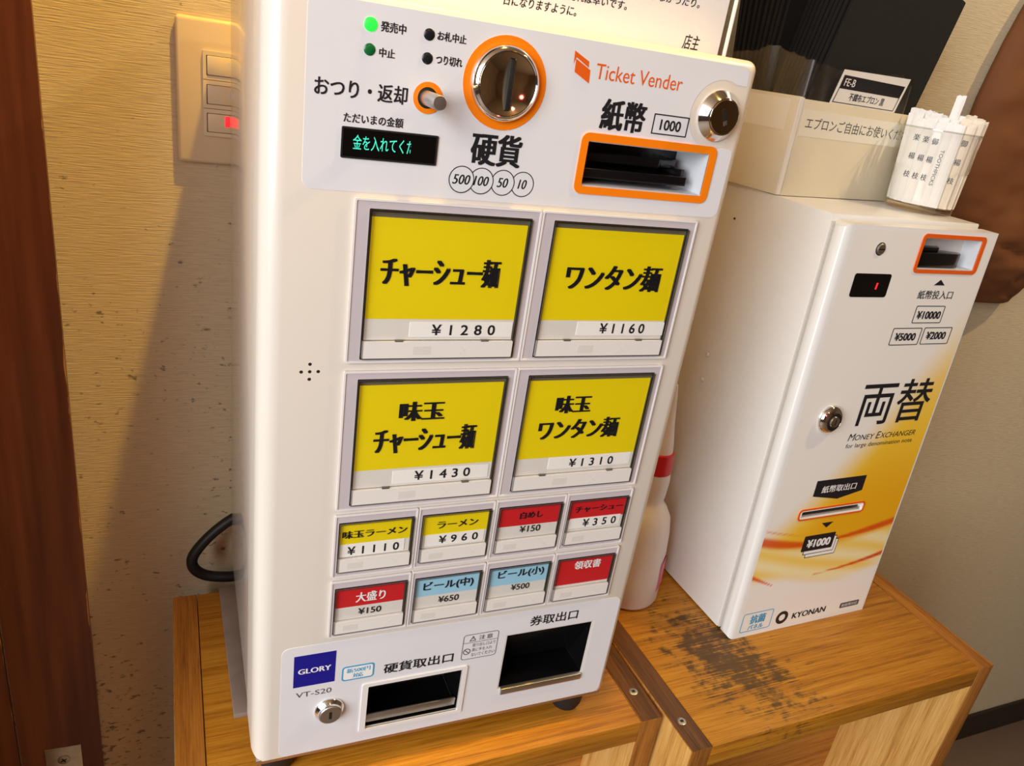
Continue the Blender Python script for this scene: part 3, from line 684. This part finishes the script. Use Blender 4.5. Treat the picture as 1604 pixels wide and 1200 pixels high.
# ------------------------------------------------------------------ money exchanger
mE = Matrix.Translation((322, 51, -455)) @ Matrix.Rotation(math.radians(1.9), 4, 'Z')
LE = 16 / 450.0
ex = Frame('money_exchanger', (103, 110, 0), 'slim white money exchanger with yellow and red swirl print', 'money changer', m=mE, lean=LE)
EW, EH = 204.0, 448.0
dr = box('door', ex, 0, EW, 0, 18, 0, EH, 'exchanger_paint')
bevelled(dr, 8.5, 6, only=lambda e: all(abs(v.co.x * 1000 + 103) < 1 for v in e.verts))
EB = (102.6, 184.1, 410.5, 440.2); ES = (53, 141, 145.5, 153.8)
cut(dr, [(ex, (EB[0], EB[1], -5, 40, EB[2], EB[3])), (ex, (ES[0], ES[1], -5, 40, ES[2], ES[3]))])
box('seam_gasket', ex, 2.5, EW - 4, 18, 20, 3, EH - 2, 'faint_print')
box('body', ex, 1.5, EW - 3, 20, 216, 2, 452.2, 'exchanger_paint', bev=1.2)
for (n_, z_) in ((135, 272.5), (135, 243), (143, 418)):
    v = []; k = 14
    r = 3.2 if z_ < 400 else 1.2
    v = [(1.5, n_ + r * math.cos(2 * math.pi * i / k), z_ + r * math.sin(2 * math.pi * i / k)) for i in range(k)] + [(0.4, n_ + r * .7 * math.cos(2 * math.pi * i / k), z_ + r * .7 * math.sin(2 * math.pi * i / k)) for i in range(k)]
    recalc(link('side_rivet', ex, (v, [tuple(range(k)), tuple(range(2 * k - 1, k - 1, -1))] + [(i, (i + 1) % k, k + (i + 1) % k, k + i) for i in range(k)]), 'exchanger_paint' if z_ < 400 else 'dark_gap', smooth=True))
# printed front sheet
def smooth(a, b, x):
    t = max(0.0, min(1.0, (x - a) / (b - a))); return t * t * (3 - 2 * t)
def mixc(a, b, t): return tuple(p + (q - p) * t for p, q in zip(a, b))
def ink(u, z):
    white = rgb(246, 243, 235)[:3]; yel = rgb(248, 205, 60)[:3]; gold = rgb(240, 178, 24)[:3]; red = rgb(222, 78, 20)[:3]; cream = rgb(250, 236, 180)[:3]
    c = white
    # sweep: its upper left edge runs from the upper right down to the left
    edge_z = 128 + (u / 204.0) ** 1.35 * 250
    d = edge_z - z
    t = smooth(-6 - 0.10 * u, 30 + 0.25 * u, d)
    fade = 1 - smooth(230, 420, z) * 0.55
    c = mixc(c, mixc(yel, gold, smooth(20, 90, d) * smooth(260, 150, z)), t * fade)
    # light streaks below the red band
    band = 111 + (12 * ((80 - u) / 72.0) ** 1.6 if u < 80 else 12 * ((u - 80) / 115.0) ** 1.8)
    low = smooth(band - 2, band - 12, z)
    streak = 0.5 + 0.5 * math.sin(z * 0.24 + 0.010 * u * (1 + u / 160.0) * 3 + math.sin(u * 0.02) * 2)
    c = mixc(c, mixc(cream, yel, streak * 0.75), low)
    # white foot of the sheet with a wavy edge
    foot = 58 + 8 * math.sin(u * 0.03 + 0.6)
    c = mixc(c, white, smooth(foot + 16, foot - 2, z))
    # red ribbons
    w1 = (7.0 * smooth(120, 20, u) + 5.0 * smooth(85, 190, u)) + 1.2
    c = mixc(c, red, smooth(w1, w1 * .35, abs(z - band)) * 0.92)
    b2 = 84 - 0.48 * u; w2 = max(0.0, 4.2 * (1 - u / 44.0))
    if u < 44: c = mixc(c, red, smooth(w2 + .6, w2 * .3, abs(z - b2)))
    b3 = 69 + 0.045 * (u - 107) + .0009 * (u - 107) ** 2; w3 = max(0.0, 4.0 * (u - 100) / 100.0)
    if u > 100: c = mixc(c, red, smooth(w3 + .6, w3 * .3, abs(z - b3)))
    w4 = 1.6
    b4 = band + 14 - 0.04 * u
    c = mixc(c, red, smooth(w4, .3, abs(z - b4)) * .55 * smooth(90, 20, u))
    w5 = 138 - 0.10 * u
    return c
nu, nz_ = 100, 220
U0, U1, V0, V1 = 10.5, 201.5, 4.5, 444.5
V = []; Fc = []
for j in range(nz_ + 1):
    for i in range(nu + 1): V.append((U0 + (U1 - U0) * i / nu, -0.3, V0 + (V1 - V0) * j / nz_))
def inhole(u, z): return any(a - .2 < u < b + .2 and c - .2 < z < d + .2 for a, b, c, d in (EB, ES))
for j in range(nz_):
    for i in range(nu):
        u = U0 + (U1 - U0) * (i + .5) / nu; z = V0 + (V1 - V0) * (j + .5) / nz_
        if inhole(u, z): continue
        a = j * (nu + 1) + i; Fc.append((a, a + 1, a + nu + 2, a + nu + 1))
sheet = link('printed_sheet', ex, (V, Fc), 'exchanger_print')
ca = sheet.data.color_attributes.new('ink', 'FLOAT_COLOR', 'POINT')
for i, p in enumerate(V): ca.data[i].color = ink(p[0], p[2]) + (1,)
YE = -0.6
# banknote inlet
ring('banknote_frame', ex, rrect(98.9, 188.8, 407.0, 444.0, 5), rrect(*EB, 1.5), -1.2, 0.5, 'orange_red')
ring('recess_wall', ex, rrect(EB[0] - .5, EB[1] + .5, EB[2] - .5, EB[3] + .5, 1.5), rrect(EB[0] + .5, EB[1] - .5, EB[2] + .5, EB[3] - .5, 1.5), 0.2, 38, 'recess_white')
box('recess_back', ex, EB[0], EB[1], 27, 38, EB[2], EB[3], 'recess_white')
nm = snout('note_mouth', ex, [(103.3, 30), (103.3, 3), (160, 4), (168, 6), (171, 9), (171, 13), (152, 20), (142, 30)], 411.3, 425, 'black_plastic')
snout('mouth_upper', ex, [(103.3, 30), (103.3, 8), (140, 10), (148, 18), (148, 30)], 425, 429, 'black_plastic', parent=nm)
# lamp window with one red segment, screw
ds = prism('amount_display', ex, rrect(26.7, 73.5, 383.1, 405.1, 2.5), -0.7, 0.3, 'screen_black')
prism('lit_segment', ex, [(56.6, 390.6), (58.6, 390.6), (59.0, 396.6), (57.0, 396.6)], -0.8, -0.6, 'led_red', parent=ds)
sw = lathe_y('front_screw', ex, 48.8, 427.7, [(5.2, 0), (5.2, -1.2), (4.2, -1.9), (1, -1.9)], 'steel', n=28)
ring('screw_shadow_ring', ex, circ(48.8, 427.7, 6.0, n=28), circ(48.8, 427.7, 5.2, n=28), -0.5, 0, 'dark_gap', parent=sw)
prism('screw_slot', ex, [(45, 427.1), (52.6, 427.1), (52.6, 428.3), (45, 428.3)], -2.0, -1.5, 'dark_gap', parent=sw)
lathe_y('door_lock', ex, 50.5, 259.6, [(15, 0), (15, -1.5), (14, -4), (11, -6.5), (9.2, -7.2), (8.6, -6.2), (6.5, -6.0), (5.5, -8.5), (1, -8.8)], 'chrome', n=48)
dl = [o for o in ex.o.children if o.name.startswith('door_lock')][0]
ring('lock_well', ex, circ(50.5, 259.6, 9.0, n=32), circ(50.5, 259.6, 5.6, n=32), -7.25, -5.5, 'dark_gap', parent=dl)
prism('key_slot', ex, [(49.8, 256.4), (51.2, 256.4), (51.2, 262.8), (49.8, 262.8)], -9.0, -8.0, 'dark_gap', parent=dl)
# lettering and marks
prism('arrow_mark', ex, [(135.6, 395.6), (150.5, 395.6), (143, 401)], YE, 0, 'ink')
text(ex, '紙幣投入口', 117.4, 167.3, 381.8, 390.3, YE, 'ink', bu=.3)
for (a, b, c, d, s, ta, tb, tc_, td) in ((121.6, 162.9, 357.3, 375.0, '¥10000', 125.4, 159.6, 361.6, 369.8), (99.4, 140.2, 334.9, 352.6, '¥5000', 104.6, 133.9, 339.5, 347.6), (143.4, 184.6, 335.1, 352.8, '¥2000', 149.0, 177.8, 340.2, 348.4)):
    o = ring('value_box', ex, rrect(a, b, c, d, 1.6), rrect(a + .7, b - .7, c + .7, d - .7, 1.2), YE, 0, 'ink')
    text(ex, s, ta, tb, tc_, td, YE, 'ink', parent=o, bu=.85, bv=.3)
text(ex, '両替', 86.6, 189.3, 249.1, 297.8, YE, 'ink', bu=.8, bv=.5, spacing=1.04)
text(ex, 'M', 85.6, 93.6, 232.6, 240.4, YE, 'ink', slant=.2)
text(ex, 'ONEY', 94.6, 121.6, 232.6, 238.6, YE, 'ink', slant=.2)
text(ex, 'E', 125.4, 130.2, 232.6, 240.4, YE, 'ink', slant=.2)
text(ex, 'XCHANGER', 131.4, 184.4, 232.6, 238.6, YE, 'ink', slant=.2)
text(ex, 'for large denomination note', 85.8, 183.5, 222.8, 229.2, YE, 'ink')
bn = prism('outlet_banner', ex, [(61.5, 189), (131.8, 189), (131.8, 171), (98, 164.4), (61.5, 171)], YE, 0, 'ink')
text(ex, '紙幣取出口', 71.7, 121.1, 173.6, 181.9, YE - .05, 'ink_white', parent=bn, bu=.4)
ring('note_outlet_frame', ex, rrect(48.8, 144.2, 142.9, 156.5, 4.5), rrect(51, 142, 144.8, 154.6, 3), -1.0, 0.2, 'orange_red')
ring('note_outlet_lip', ex, rrect(51, 142, 144.8, 154.6, 3), rrect(53.2, 140.8, 145.8, 153.5, .6), -0.9, 0.2, 'strip_white')
box('note_outlet', ex, ES[0], ES[1], 5, 14, ES[2], ES[3], 'black_plastic')
box('outlet_lip', ex, ES[0] + .5, ES[1] - .5, 1.5, 5, ES[2] + .3, ES[2] + 2.6, 'steel')
prism('arrow_mark', ex, [(87.6, 135.6), (104, 135.6), (96, 129.2)], YE, 0, 'ink')
for k in (2, 1):
    o = prism('note_icon', ex, rrect(69.2 + 4 * k, 113.5 + 4 * k, 102 - 4.5 * k, 121.5 - 4.5 * k, 1, 2), YE + .1 * k, 0, 'ink')
    prism('note_icon_field', ex, rrect(70.1 + 4 * k, 112.6 + 4 * k, 102.9 - 4.5 * k, 120.6 - 4.5 * k, .6, 2), YE + .1 * k - .05, 0, 'strip_white', parent=o)
o = prism('note_icon', ex, rrect(69.2, 113.5, 102, 121.5, 1, 2), YE - .05, 0, 'ink')
text(ex, '¥1000', 74.7, 109.0, 106.2, 116.4, YE - .1, 'ink_white', parent=o, bu=1.3, bv=.4)
o = ring('panel_badge', ex, rrect(14.2, 56.4, 6.9, 31.7, 2.5), rrect(14.9, 55.7, 7.6, 31.0, 2), YE, 0, 'ink_cyan')
text(ex, '抗菌', 25.0, 46.9, 16.6, 28.2, YE, 'ink_cyan', parent=o, bu=1.0, bv=.4)
text(ex, 'パネル', 24.6, 46.4, 8.8, 15.2, YE, 'ink_cyan', parent=o, bu=.6)
ring('maker_ring', ex, circ(72.4, 16.0, 8.6), circ(72.4, 16.0, 4.6), YE, 0, 'ink')
text(ex, 'KYONAN', 87.7, 138.3, 10.9, 18.8, YE, 'ink', bu=.8)
o = prism('notice_patch', ex, rrect(161.6, 191.6, 10.4, 17.4, 1.4), YE, 0, 'ink_grey')
text(ex, '新紙幣対応', 164, 189.4, 11.8, 16.0, YE - .05, 'ink_white', parent=o)

# ------------------------------------------------------------------ light switch on the wall
ls = Frame('light_switch', (-172, 290, -38), 'beige three-gang light switch with a red glowing lamp on the wall', 'light switch')
box('plate', ls, -205, -139, 283.5, 290, -38, 75, 'switch_plate', bev=4.5, seg=4)
for k in range(3):
    zt = 51.4 - 22.2 * k
    ring('rocker_frame', ls, rrect(-185, -159.6, zt - 21.6, zt, .5, 2), rrect(-182.4, -161.6, zt - 18.6, zt - 3.2, .4, 2), 281.6, 284, 'switch_rocker')
    o = box('rocker', ls, -181.8, -162.2, 280.8, 284, zt - 18.2, zt - 3.6, 'switch_rocker', bev=.7)
    box('rocker_gap', ls, -182.4, -161.6, 282.8, 283.8, zt - 18.6, zt - 3.2, 'dark_gap', parent=o)
    if k == 2: box('indicator', ls, -168.4, -164.4, 280.2, 281.2, zt - 13.2, zt - 4.6, 'led_red', parent=o, bev=.8)
    else: box('indicator', ls, -165.6, -164.4, 280.6, 281.2, zt - 13, zt - 7, 'faint_print', parent=o)

# ------------------------------------------------------------------ cord, board, bottle
o = tube('power_cord', WD, [(-150, 255, -372), (-172, 252, -384), (-190, 250, -400), (-202, 249, -418), (-201, 249, -432), (-190, 250, -443), (-170, 250, -448), (-150, 252, -449)], 5.4, 'cord', sub=8)
tag(o, 'black power cord looping out behind the ticket machine', 'cord')
o = box('dusty_strip', WD, -174.5, -150, 70, 236, -454.8, -449.5, 'dusty_board', bev=.8)
bm = bmesh.new(); bm.from_mesh(o.data); bmesh.ops.subdivide_edges(bm, edges=[e for e in bm.edges if e.calc_length() > .05], cuts=8); bm.to_mesh(o.data); bm.free()
for vtx in o.data.vertices: vtx.co.x -= 0.004 * max(0, (vtx.co.y - 0.07) / 0.17)
tag(o, 'dusty grey board sticking out under the ticket machine', 'board')
bt = Frame('squeeze_bottle', (250, 150, -455), 'white squeeze bottle with a red collar between the two machines', 'bottle')
lathe_z('bottle_body', bt, 250, 150, [(30, -455), (35, -453.5), (37, -449), (36.5, -420), (34.5, -390), (32.5, -365), (29.5, -348), (24, -338), (19, -332), (17.5, -328), (18.5, -320), (19, -305), (18, -294)], 'bottle_plastic')
lathe_z('collar', bt, 250, 150, [(17.5, -294), (18.3, -293), (16.6, -271), (15.5, -270)], 'bottle_red')
lathe_z('nozzle', bt, 250, 150, [(14.5, -270), (13.5, -262), (9.5, -240), (6.0, -215), (3.2, -196), (2.0, -195)], 'bottle_plastic')
v = []; k = 10
for i in range(k + 1):
    a = math.radians(-62 + 70 * i / k)
    for z, r in ((-435, 37.4), (-400, 35.9)): v.append((250 + r * math.cos(a), 150 + r * math.sin(a), z + 8 * math.sin(i * .6)))
link('bottle_label', bt, (v, [(2 * i, 2 * i + 2, 2 * i + 3, 2 * i + 1) for i in range(k)]), 'bottle_pink', smooth=True)

# ------------------------------------------------------------------ notice standing on the machine
nt_ = Frame('paper_notice', (10, 42, 102), 'handwritten paper notice in a clear sleeve on top of the ticket machine', 'notice')
box('paper_sheet', nt_, -128, 130.2, 40.2, 40.6, 103, 300, 'paper')
box('sleeve', nt_, -134, 135.4, 39.2, 39.5, 102.2, 306, 'sleeve_film')
box('sleeve', nt_, -134, 135.4, 41.2, 41.5, 102.2, 306, 'sleeve_film')
box('sleeve_seam', nt_, 135.0, 136.2, 39.0, 41.7, 102.2, 306, 'strip_white')
box('sleeve_stand', nt_, -134, 136, 41.5, 62, 101.9, 103.0, 'clear_edge')
def hand(s, x0, x1, z0, z1, rise):
    place = lambda u, v, k: (u, 40.1 - k, v + (u - x0) * rise)
    text(nt_, s, x0, x1, z0, z1, 0, 'ink', place=place, slant=.12, bu=.2, bv=.1)
hand('一日になりますように。', -33.0, 21.0, 110.0, 115.4, 0.012)
hand('えれば幸いです。', 14.0, 55.0, 118.8, 124.0, 0.012)
hand('しなかったり。', 71.0, 107.8, 128.0, 133.2, 0.012)
hand('店主', 101.0, 113.4, 103.6, 112.6, 0.0)

# ------------------------------------------------------------------ apron box on the exchanger
TOPZ = -2.5
mB = Matrix.Translation((320.4, 157.8, TOPZ)) @ Matrix.Rotation(math.radians(9.0), 4, 'Z')
LB = 0.02
bxf = Frame('apron_box', (86, 57, 0), 'cream open box of black aprons on top of the money exchanger', 'box', m=mB, lean=LB)
BW, BD, BH = 174, 112, 87.5
box('front_panel', bxf, 3.5, BW, 0, 3, 0.3, BH, 'box_cream', bev=.5)
box('side_panel', bxf, -2.5, 3.2, 3, BD, 0.3, BH + 1.5, 'box_cream', bev=.8)
box('side_lip', bxf, -2.0, 2.6, 1.0, 3.0, 0.6, BH + 1.0, 'strip_white')
box('side_panel', bxf, BW - 3, BW, 3, BD, 0.3, BH, 'box_cream', bev=.5)
box('rear_panel', bxf, 0, BW, BD - 3, BD, 0.3, BH, 'box_cream', bev=.5)
box('base_panel', bxf, 3, BW - 3, 3, BD - 3, 0.3, 3, 'box_cream')
lb = box('caption_strip', bxf, 4.5, BW - 8, -0.3, 0.1, 55.4, 78.6, 'label_cream')
text(bxf, 'エプロンご自由にお使いください', 10.8, 184, 62.2, 72.8, -0.36, 'ink_grey', parent=lb, bu=.2, clip=166)
box('tape', bxf, -2.85, -2.4, 12, BD - 20, 58, 86, 'label_cream')
# aprons: folded sheets, front group leaning right, rear group nearly upright
def apron(d, th, rot, u_base, width, height, label):
    f = Frame('folded_apron', (u_base + width / 2, d, 3.2), label, 'apron', 'black aprons in the cream box', m=mB)
    nx, nz = 6, 8; V = []; Fc = []
    c, s_ = math.cos(rot), math.sin(rot); ph = random.random() * 6
    lo = 3.4 + max(0.0, width * s_) if rot > 0 else 3.4
    def P(a, b, y):
        x = a * width; z = b * height
        yy = y + 0.5 * math.sin(ph + 5 * a + 3 * b) * (0.15 + b)
        return (u_base + x * c + z * s_, yy, lo - x * s_ + z * c)
    for side in (0, 1):
        for j in range(nz + 1):
            for i in range(nx + 1):
                V.append(P(i / nx, j / nz, d + (th if side else 0)))
    n = (nx + 1) * (nz + 1)
    for j in range(nz):
        for i in range(nx):
            a = j * (nx + 1) + i; Fc.append((a, a + 1, a + nx + 2, a + nx + 1)); Fc.append((n + a + nx + 1, n + a + nx + 2, n + a + 1, n + a))
    rim = [i for i in range(nx + 1)] + [j * (nx + 1) + nx for j in range(1, nz + 1)] + [nz * (nx + 1) + i for i in range(nx - 1, -1, -1)] + [j * (nx + 1) for j in range(nz - 1, 0, -1)]
    for k in range(len(rim)):
        a, b = rim[k], rim[(k + 1) % len(rim)]; Fc.append((a, n + a, n + b, b))
    o = recalc(link('cloth', f, (V, Fc), 'apron_black'))
    # stitched fold line along the side edge
    e = []
    for j in range(nz + 1):
        p = P(0, j / nz, d + th / 2); e.append((p[0] - .25, p[1], p[2]))
    V = []; Fc = []
    for p in e: V += [(p[0], p[1] - th * .16, p[2]), (p[0], p[1] + th * .16, p[2])]
    link('fold_edge', f, (V, [(2 * i, 2 * i + 2, 2 * i + 3, 2 * i + 1) for i in range(nz)]), 'apron_black')
    return f
nA = 20
ORD = 'first second third fourth fifth sixth seventh eighth ninth tenth eleventh twelfth thirteenth fourteenth fifteenth sixteenth seventeenth eighteenth nineteenth twentieth'.split()
for k in range(nA):
    d = 11.0 + k * 4.72
    t = k / (nA - 1)
    rot = math.radians(14.0 - 7 * t) if t < .5 else math.radians(1.5 - 9.5 * (t - .5) / .5)
    ub = (7.5 + 1 * t) if t < .5 else 9.5 + 17 * (t - .5)
    lab = 'front black folded apron facing out of the cream box' if k == 0 else ('rearmost black folded apron in the cream box' if k == nA - 1 else 'black folded apron, %s from the front of the stack' % ORD[k])
    apron(d, 3.4 if k else 2.6, rot, ub + random.uniform(-.6, .6) * (k > 0), 160 if k < 2 else (154 if t < .5 else 146), 201 + random.uniform(-3, 3) * (k > 0), lab)
# torn clear bag around the stack
bg = Frame('plastic_bag', (86, 50, 3.2), 'torn clear plastic bag around the black aprons', 'plastic bag', m=mB)
path = [((4.4, 104), 119), ((4.6, 92), 121), ((5.2, 76), 122), ((5.0, 60), 126.5), ((6.0, 50), 130), ((5.2, 42), 127), ((6.2, 28), 124.5), ((6.4, 16), 121), ((9, 8.5), 120), ((16, 8.0), 118), ((26, 7.6), 119.8), ((38, 8.2), 117.5), ((50, 7.4), 117), ((70, 7.9), 118.5), ((95, 7.5), 119), ((115, 7.8), 120.5), ((130, 7.2), 123), ((144, 7.8), 123.6), ((156, 7.4), 119), ((165, 8.6), 113), ((169, 13), 111)]
V = []; Fc = []; fine = []
for k in range(len(path) - 1):
    for q in range(4):
        t = q / 4; (a, b), z = path[k]; (a2, b2), z2 = path[k + 1]
        fine.append((a + (a2 - a) * t, b + (b2 - b) * t, z + (z2 - z) * t + random.uniform(-1.1, 1.1)))
for k, (a, b, z) in enumerate(fine):
    for j in range(7):
        t = j / 6; ww = 0.7 * math.sin(k * .9 + j * 1.3) * t
        V.append((a + (.4 * ww - .6 if b > 9 else 0) - (0.17 * max(0, 4 + (z - 4) * t - 86) if b > 50 else 0), b + (ww if b <= 9 else 0), 4 + (z - 4) * t))
for k in range(len(fine) - 1):
    for j in range(6): Fc.append((k * 7 + j, (k + 1) * 7 + j, (k + 1) * 7 + j + 1, k * 7 + j + 1))
link('film', bg, (V, Fc), 'bag_film', smooth=True)
lp = lambda u, v, k: (u, 6.6 - k, v)
tg = Frame('product_card', (95, 6.6, 60), 'white card reading FE-B inside the torn bag', 'card', m=mB)
def quad(name, pts, y, m, parent=None): return prism(name, tg, pts, y, y + .25, m, parent)
quad('card_sheet', [(36, 62), (51, 118), (156.5, 120.4), (139, 62)], 6.6, 'strip_white')
quad('black_field', [(50.6, 102), (53.2, 113.4), (151.0, 112.8), (147.4, 102)], 6.45, 'ink')
ring('card_frame', tg, [(50.4, 102), (147.4, 102), (143.4, 88.6), (46.0, 88.6)], [(51.2, 101.4), (146.2, 101.4), (142.8, 89.3), (47.4, 89.3)], 6.45, 6.6, 'ink')
text(tg, 'FE-B', 55.6, 72.0, 104.2, 110.8, 6.38, 'ink_white', slant=.15, bu=.3)
text(tg, '不織布エプロン 黒', 68.0, 124.0, 91.8, 99.0, 6.38, 'ink', slant=.15, bu=.3)

# ------------------------------------------------------------------ toothpick cup
cx, cy, cl = 493.0, 145.5, (-0.035, 0.045)
cup = Frame('toothpick_cup', (cx, cy, TOPZ), 'clear plastic cup full of paper-wrapped toothpicks on the money exchanger', 'cup')
prof_o = [(29, TOPZ + .2), (31.0, TOPZ + .8), (31.6, TOPZ + 2), (32.4, 12), (33.4, 36), (34.0, 38), (36.2, 40), (36.8, 43), (37.6, 74), (38.6, 75.5)]
prof_i = [(37.4, 75.5), (36.4, 73), (35.6, 43), (34.8, 40.6), (32.6, 38.6), (32.0, 36), (31.0, 12), (30.2, 4.0), (2.0, 3.6)]
lathe_z('cup_wall', cup, cx, cy, prof_o + prof_i, 'clear_cup', n=56, lean=cl)
lathe_z('cup_rim', cup, cx + cl[0] * 77, cy + cl[1] * 77, [(37.8, 75.2), (38.9, 75.4), (38.9, 76.6), (37.8, 76.8)], 'clear_edge', n=56, close=False)
def toothpick(x, y, ang, tilt, h, w_, m, prints, label, z0=5.0):
    mm = Matrix.Translation((x, y, 0)) @ Matrix.Rotation(ang, 4, 'Z')
    f = Frame('wrapped_toothpick', (0, 0, z0), label, 'toothpick', 'wrapped toothpicks in the cup', m=mm)
    ox, oy = tilt
    V = []
    prof = [(-w_ / 2, 0), (-w_ / 4, -.9), (0, -1.15), (w_ / 4, -.9), (w_ / 2, 0), (w_ / 4, .9), (0, 1.15), (-w_ / 4, .9)]
    lv = [(0, .25), (.04, 1), (.5, 1), (.96, 1), (1, .25)]
    for t, k in lv:
        for a, b in prof: V.append((a + ox * t * h + random.uniform(-.2, .2), b * k + oy * t * h, z0 + t * h + (random.uniform(-1, 1) if t == 1 else 0)))
    n = len(prof)
    Fc = [tuple(range(n)), tuple(range(4 * n, 5 * n))] + [(i * n + k, i * n + (k + 1) % n, (i + 1) * n + (k + 1) % n, (i + 1) * n + k) for i in range(4) for k in range(n)]
    recalc(link('wrapper', f, (V, Fc), m))
    if prints:
        place = lambda u, v, k: (v + ox * (u), -1.32 - k - 0.15 + oy * u, z0 + u) if prints == 'TOOTHPICKS' else (v + ox * u, -1.47 - k + oy * u, z0 + u)
        if prints == 'TOOTHPICKS':
            pl = lambda u, v, k: (v + ox * (h - u), -1.40 - k + oy * (h - u), z0 + h - u)
            text(f, prints, h * .30, h * .74, -1.7, 1.7, 0, 'ink_grey', place=pl)
        else:
            for q, s in enumerate(prints):
                zc = h * (.78 - .22 * q)
                pl = lambda u, v, k, zc=zc: (u + ox * zc, -1.40 - k + oy * zc, z0 + zc + v)
                text(f, s, -2.8, 2.8, -3.1, 3.1, 0, 'ink_grey', place=pl, bu=.2)
    return f
vd = Vector((cx + 205, cy + 428)).normalized()                 # from the camera's side of the room towards the cup
side = Vector((vd.y, -vd.x)); face = math.atan2(vd.y, vd.x) - math.pi / 2
shared = 'paper-wrapped toothpick packed behind the front row in the clear cup'
front_labels = ('leftmost front wrapped toothpick printed with kanji', 'second front wrapped toothpick from the left, printed with kanji', 'front wrapped toothpick printed with the word TOOTHPICKS', 'rightmost front wrapped toothpick without print')
cnt = 0
for row, (dist, n, hh) in enumerate(((-26.0, 4, 79), (-20.5, 6, 81), (-14, 6, 83), (-5, 7, 84), (5, 7, 85), (14, 6, 86), (22, 4, 86))):
    half = math.sqrt(max(0, 28.5 ** 2 - dist ** 2)) * .96
    for i in range(n):
        s_ = -half + 2 * half * i / (n - 1)
        p = Vector((cx, cy)) + vd * dist + side * s_
        h = hh + random.uniform(-2.5, 2.5)
        fan = (s_ / 30) * 0.05 + random.uniform(-.012, .012)
        pr = None
        if row == 0: pr = (('楽', '楊', '枝'), ('御', '楊', '枝'), 'TOOTHPICKS', None)[i]
        if row == 1: pr = (('楽', '楊', '枝'), None, None, 'TOOTHPICKS', None, ('御', '楊', '枝'))[i]
        warm = 'pick_paper_warm' if (i >= n - 2 and row > 0) else 'pick_paper'
        toothpick(p.x, p.y, face + random.uniform(-.2, .2) + .3 * s_ / 28, (fan + cl[0] * .3, .02), h, 10.4, warm, pr, front_labels[i] if row == 0 else shared)
        cnt += 1
p = Vector((cx, cy)) + vd * (-9) + side * 1
toothpick(p.x, p.y, face, (0.03, .03), 104, 8.4, 'pick_paper', None, 'tallest white wrapped toothpick standing above the others in the cup')

# ------------------------------------------------------------------ brown cloth hanging on the right wall
prof = [(-140, 792, 900), (-128, 770, 905), (-112, 752, 912), (-96, 738, 916), (-78, 722, 920), (-55, 706, 930), (-25, 694, 940), (5, 690, 945), (45, 690, 950), (80, 691, 950), (115, 692, 950), (150, 697, 948), (180, 703, 945), (215, 713, 940), (260, 728, 930), (320, 750, 920)]
V = []; Fc = []; nu2 = 36
from mathutils import noise
fine = []
for k in range(len(prof) - 1):
    for q in range(5):
        t = q / 5; a, b = prof[k], prof[k + 1]; fine.append(tuple(a[i] + (b[i] - a[i]) * t for i in range(3)))
fine.append(prof[-1])
for k, (z, x0, x1) in enumerate(fine):
    tz = (z + 140) / 460.0
    thick = 46 * min(1, (z + 150) / 70.0) ** .5 * (1 - .25 * tz)
    for i in range(nu2 + 1):
        t = i / nu2; a = math.pi * t
        x = x0 + (x1 - x0) * (1 - math.cos(a)) / 2
        y = 283 - thick * math.sin(a) ** .7
        nz1 = noise.fractal(Vector((x * .011, z * .017, 2.0)), 1.0, 2.0, 3)
        fold = 5 * math.exp(-((z + 52 + .28 * (x - 780)) / 7) ** 2) + 4 * math.exp(-((z + 98 + .3 * (x - 780)) / 6) ** 2)
        y += (nz1 * 9 + fold) * math.sin(a)
        V.append((x + 1.5 * nz1, y, z))
n2 = nu2 + 1
for k in range(len(fine) - 1):
    for i in range(nu2): Fc.append((k * n2 + i, k * n2 + i + 1, (k + 1) * n2 + i + 1, (k + 1) * n2 + i))
    Fc.append((k * n2 + nu2, k * n2, (k + 1) * n2, (k + 1) * n2 + nu2))
Fc.append(tuple(range(nu2, -1, -1))); Fc.append(tuple((len(fine) - 1) * n2 + i for i in range(n2)))
o = recalc(link('hanging_cloth', WD, (V, Fc), 'brown_cloth', smooth=True))
tag(o, 'brown wrinkled cloth hanging against the wall at the right', 'cloth')
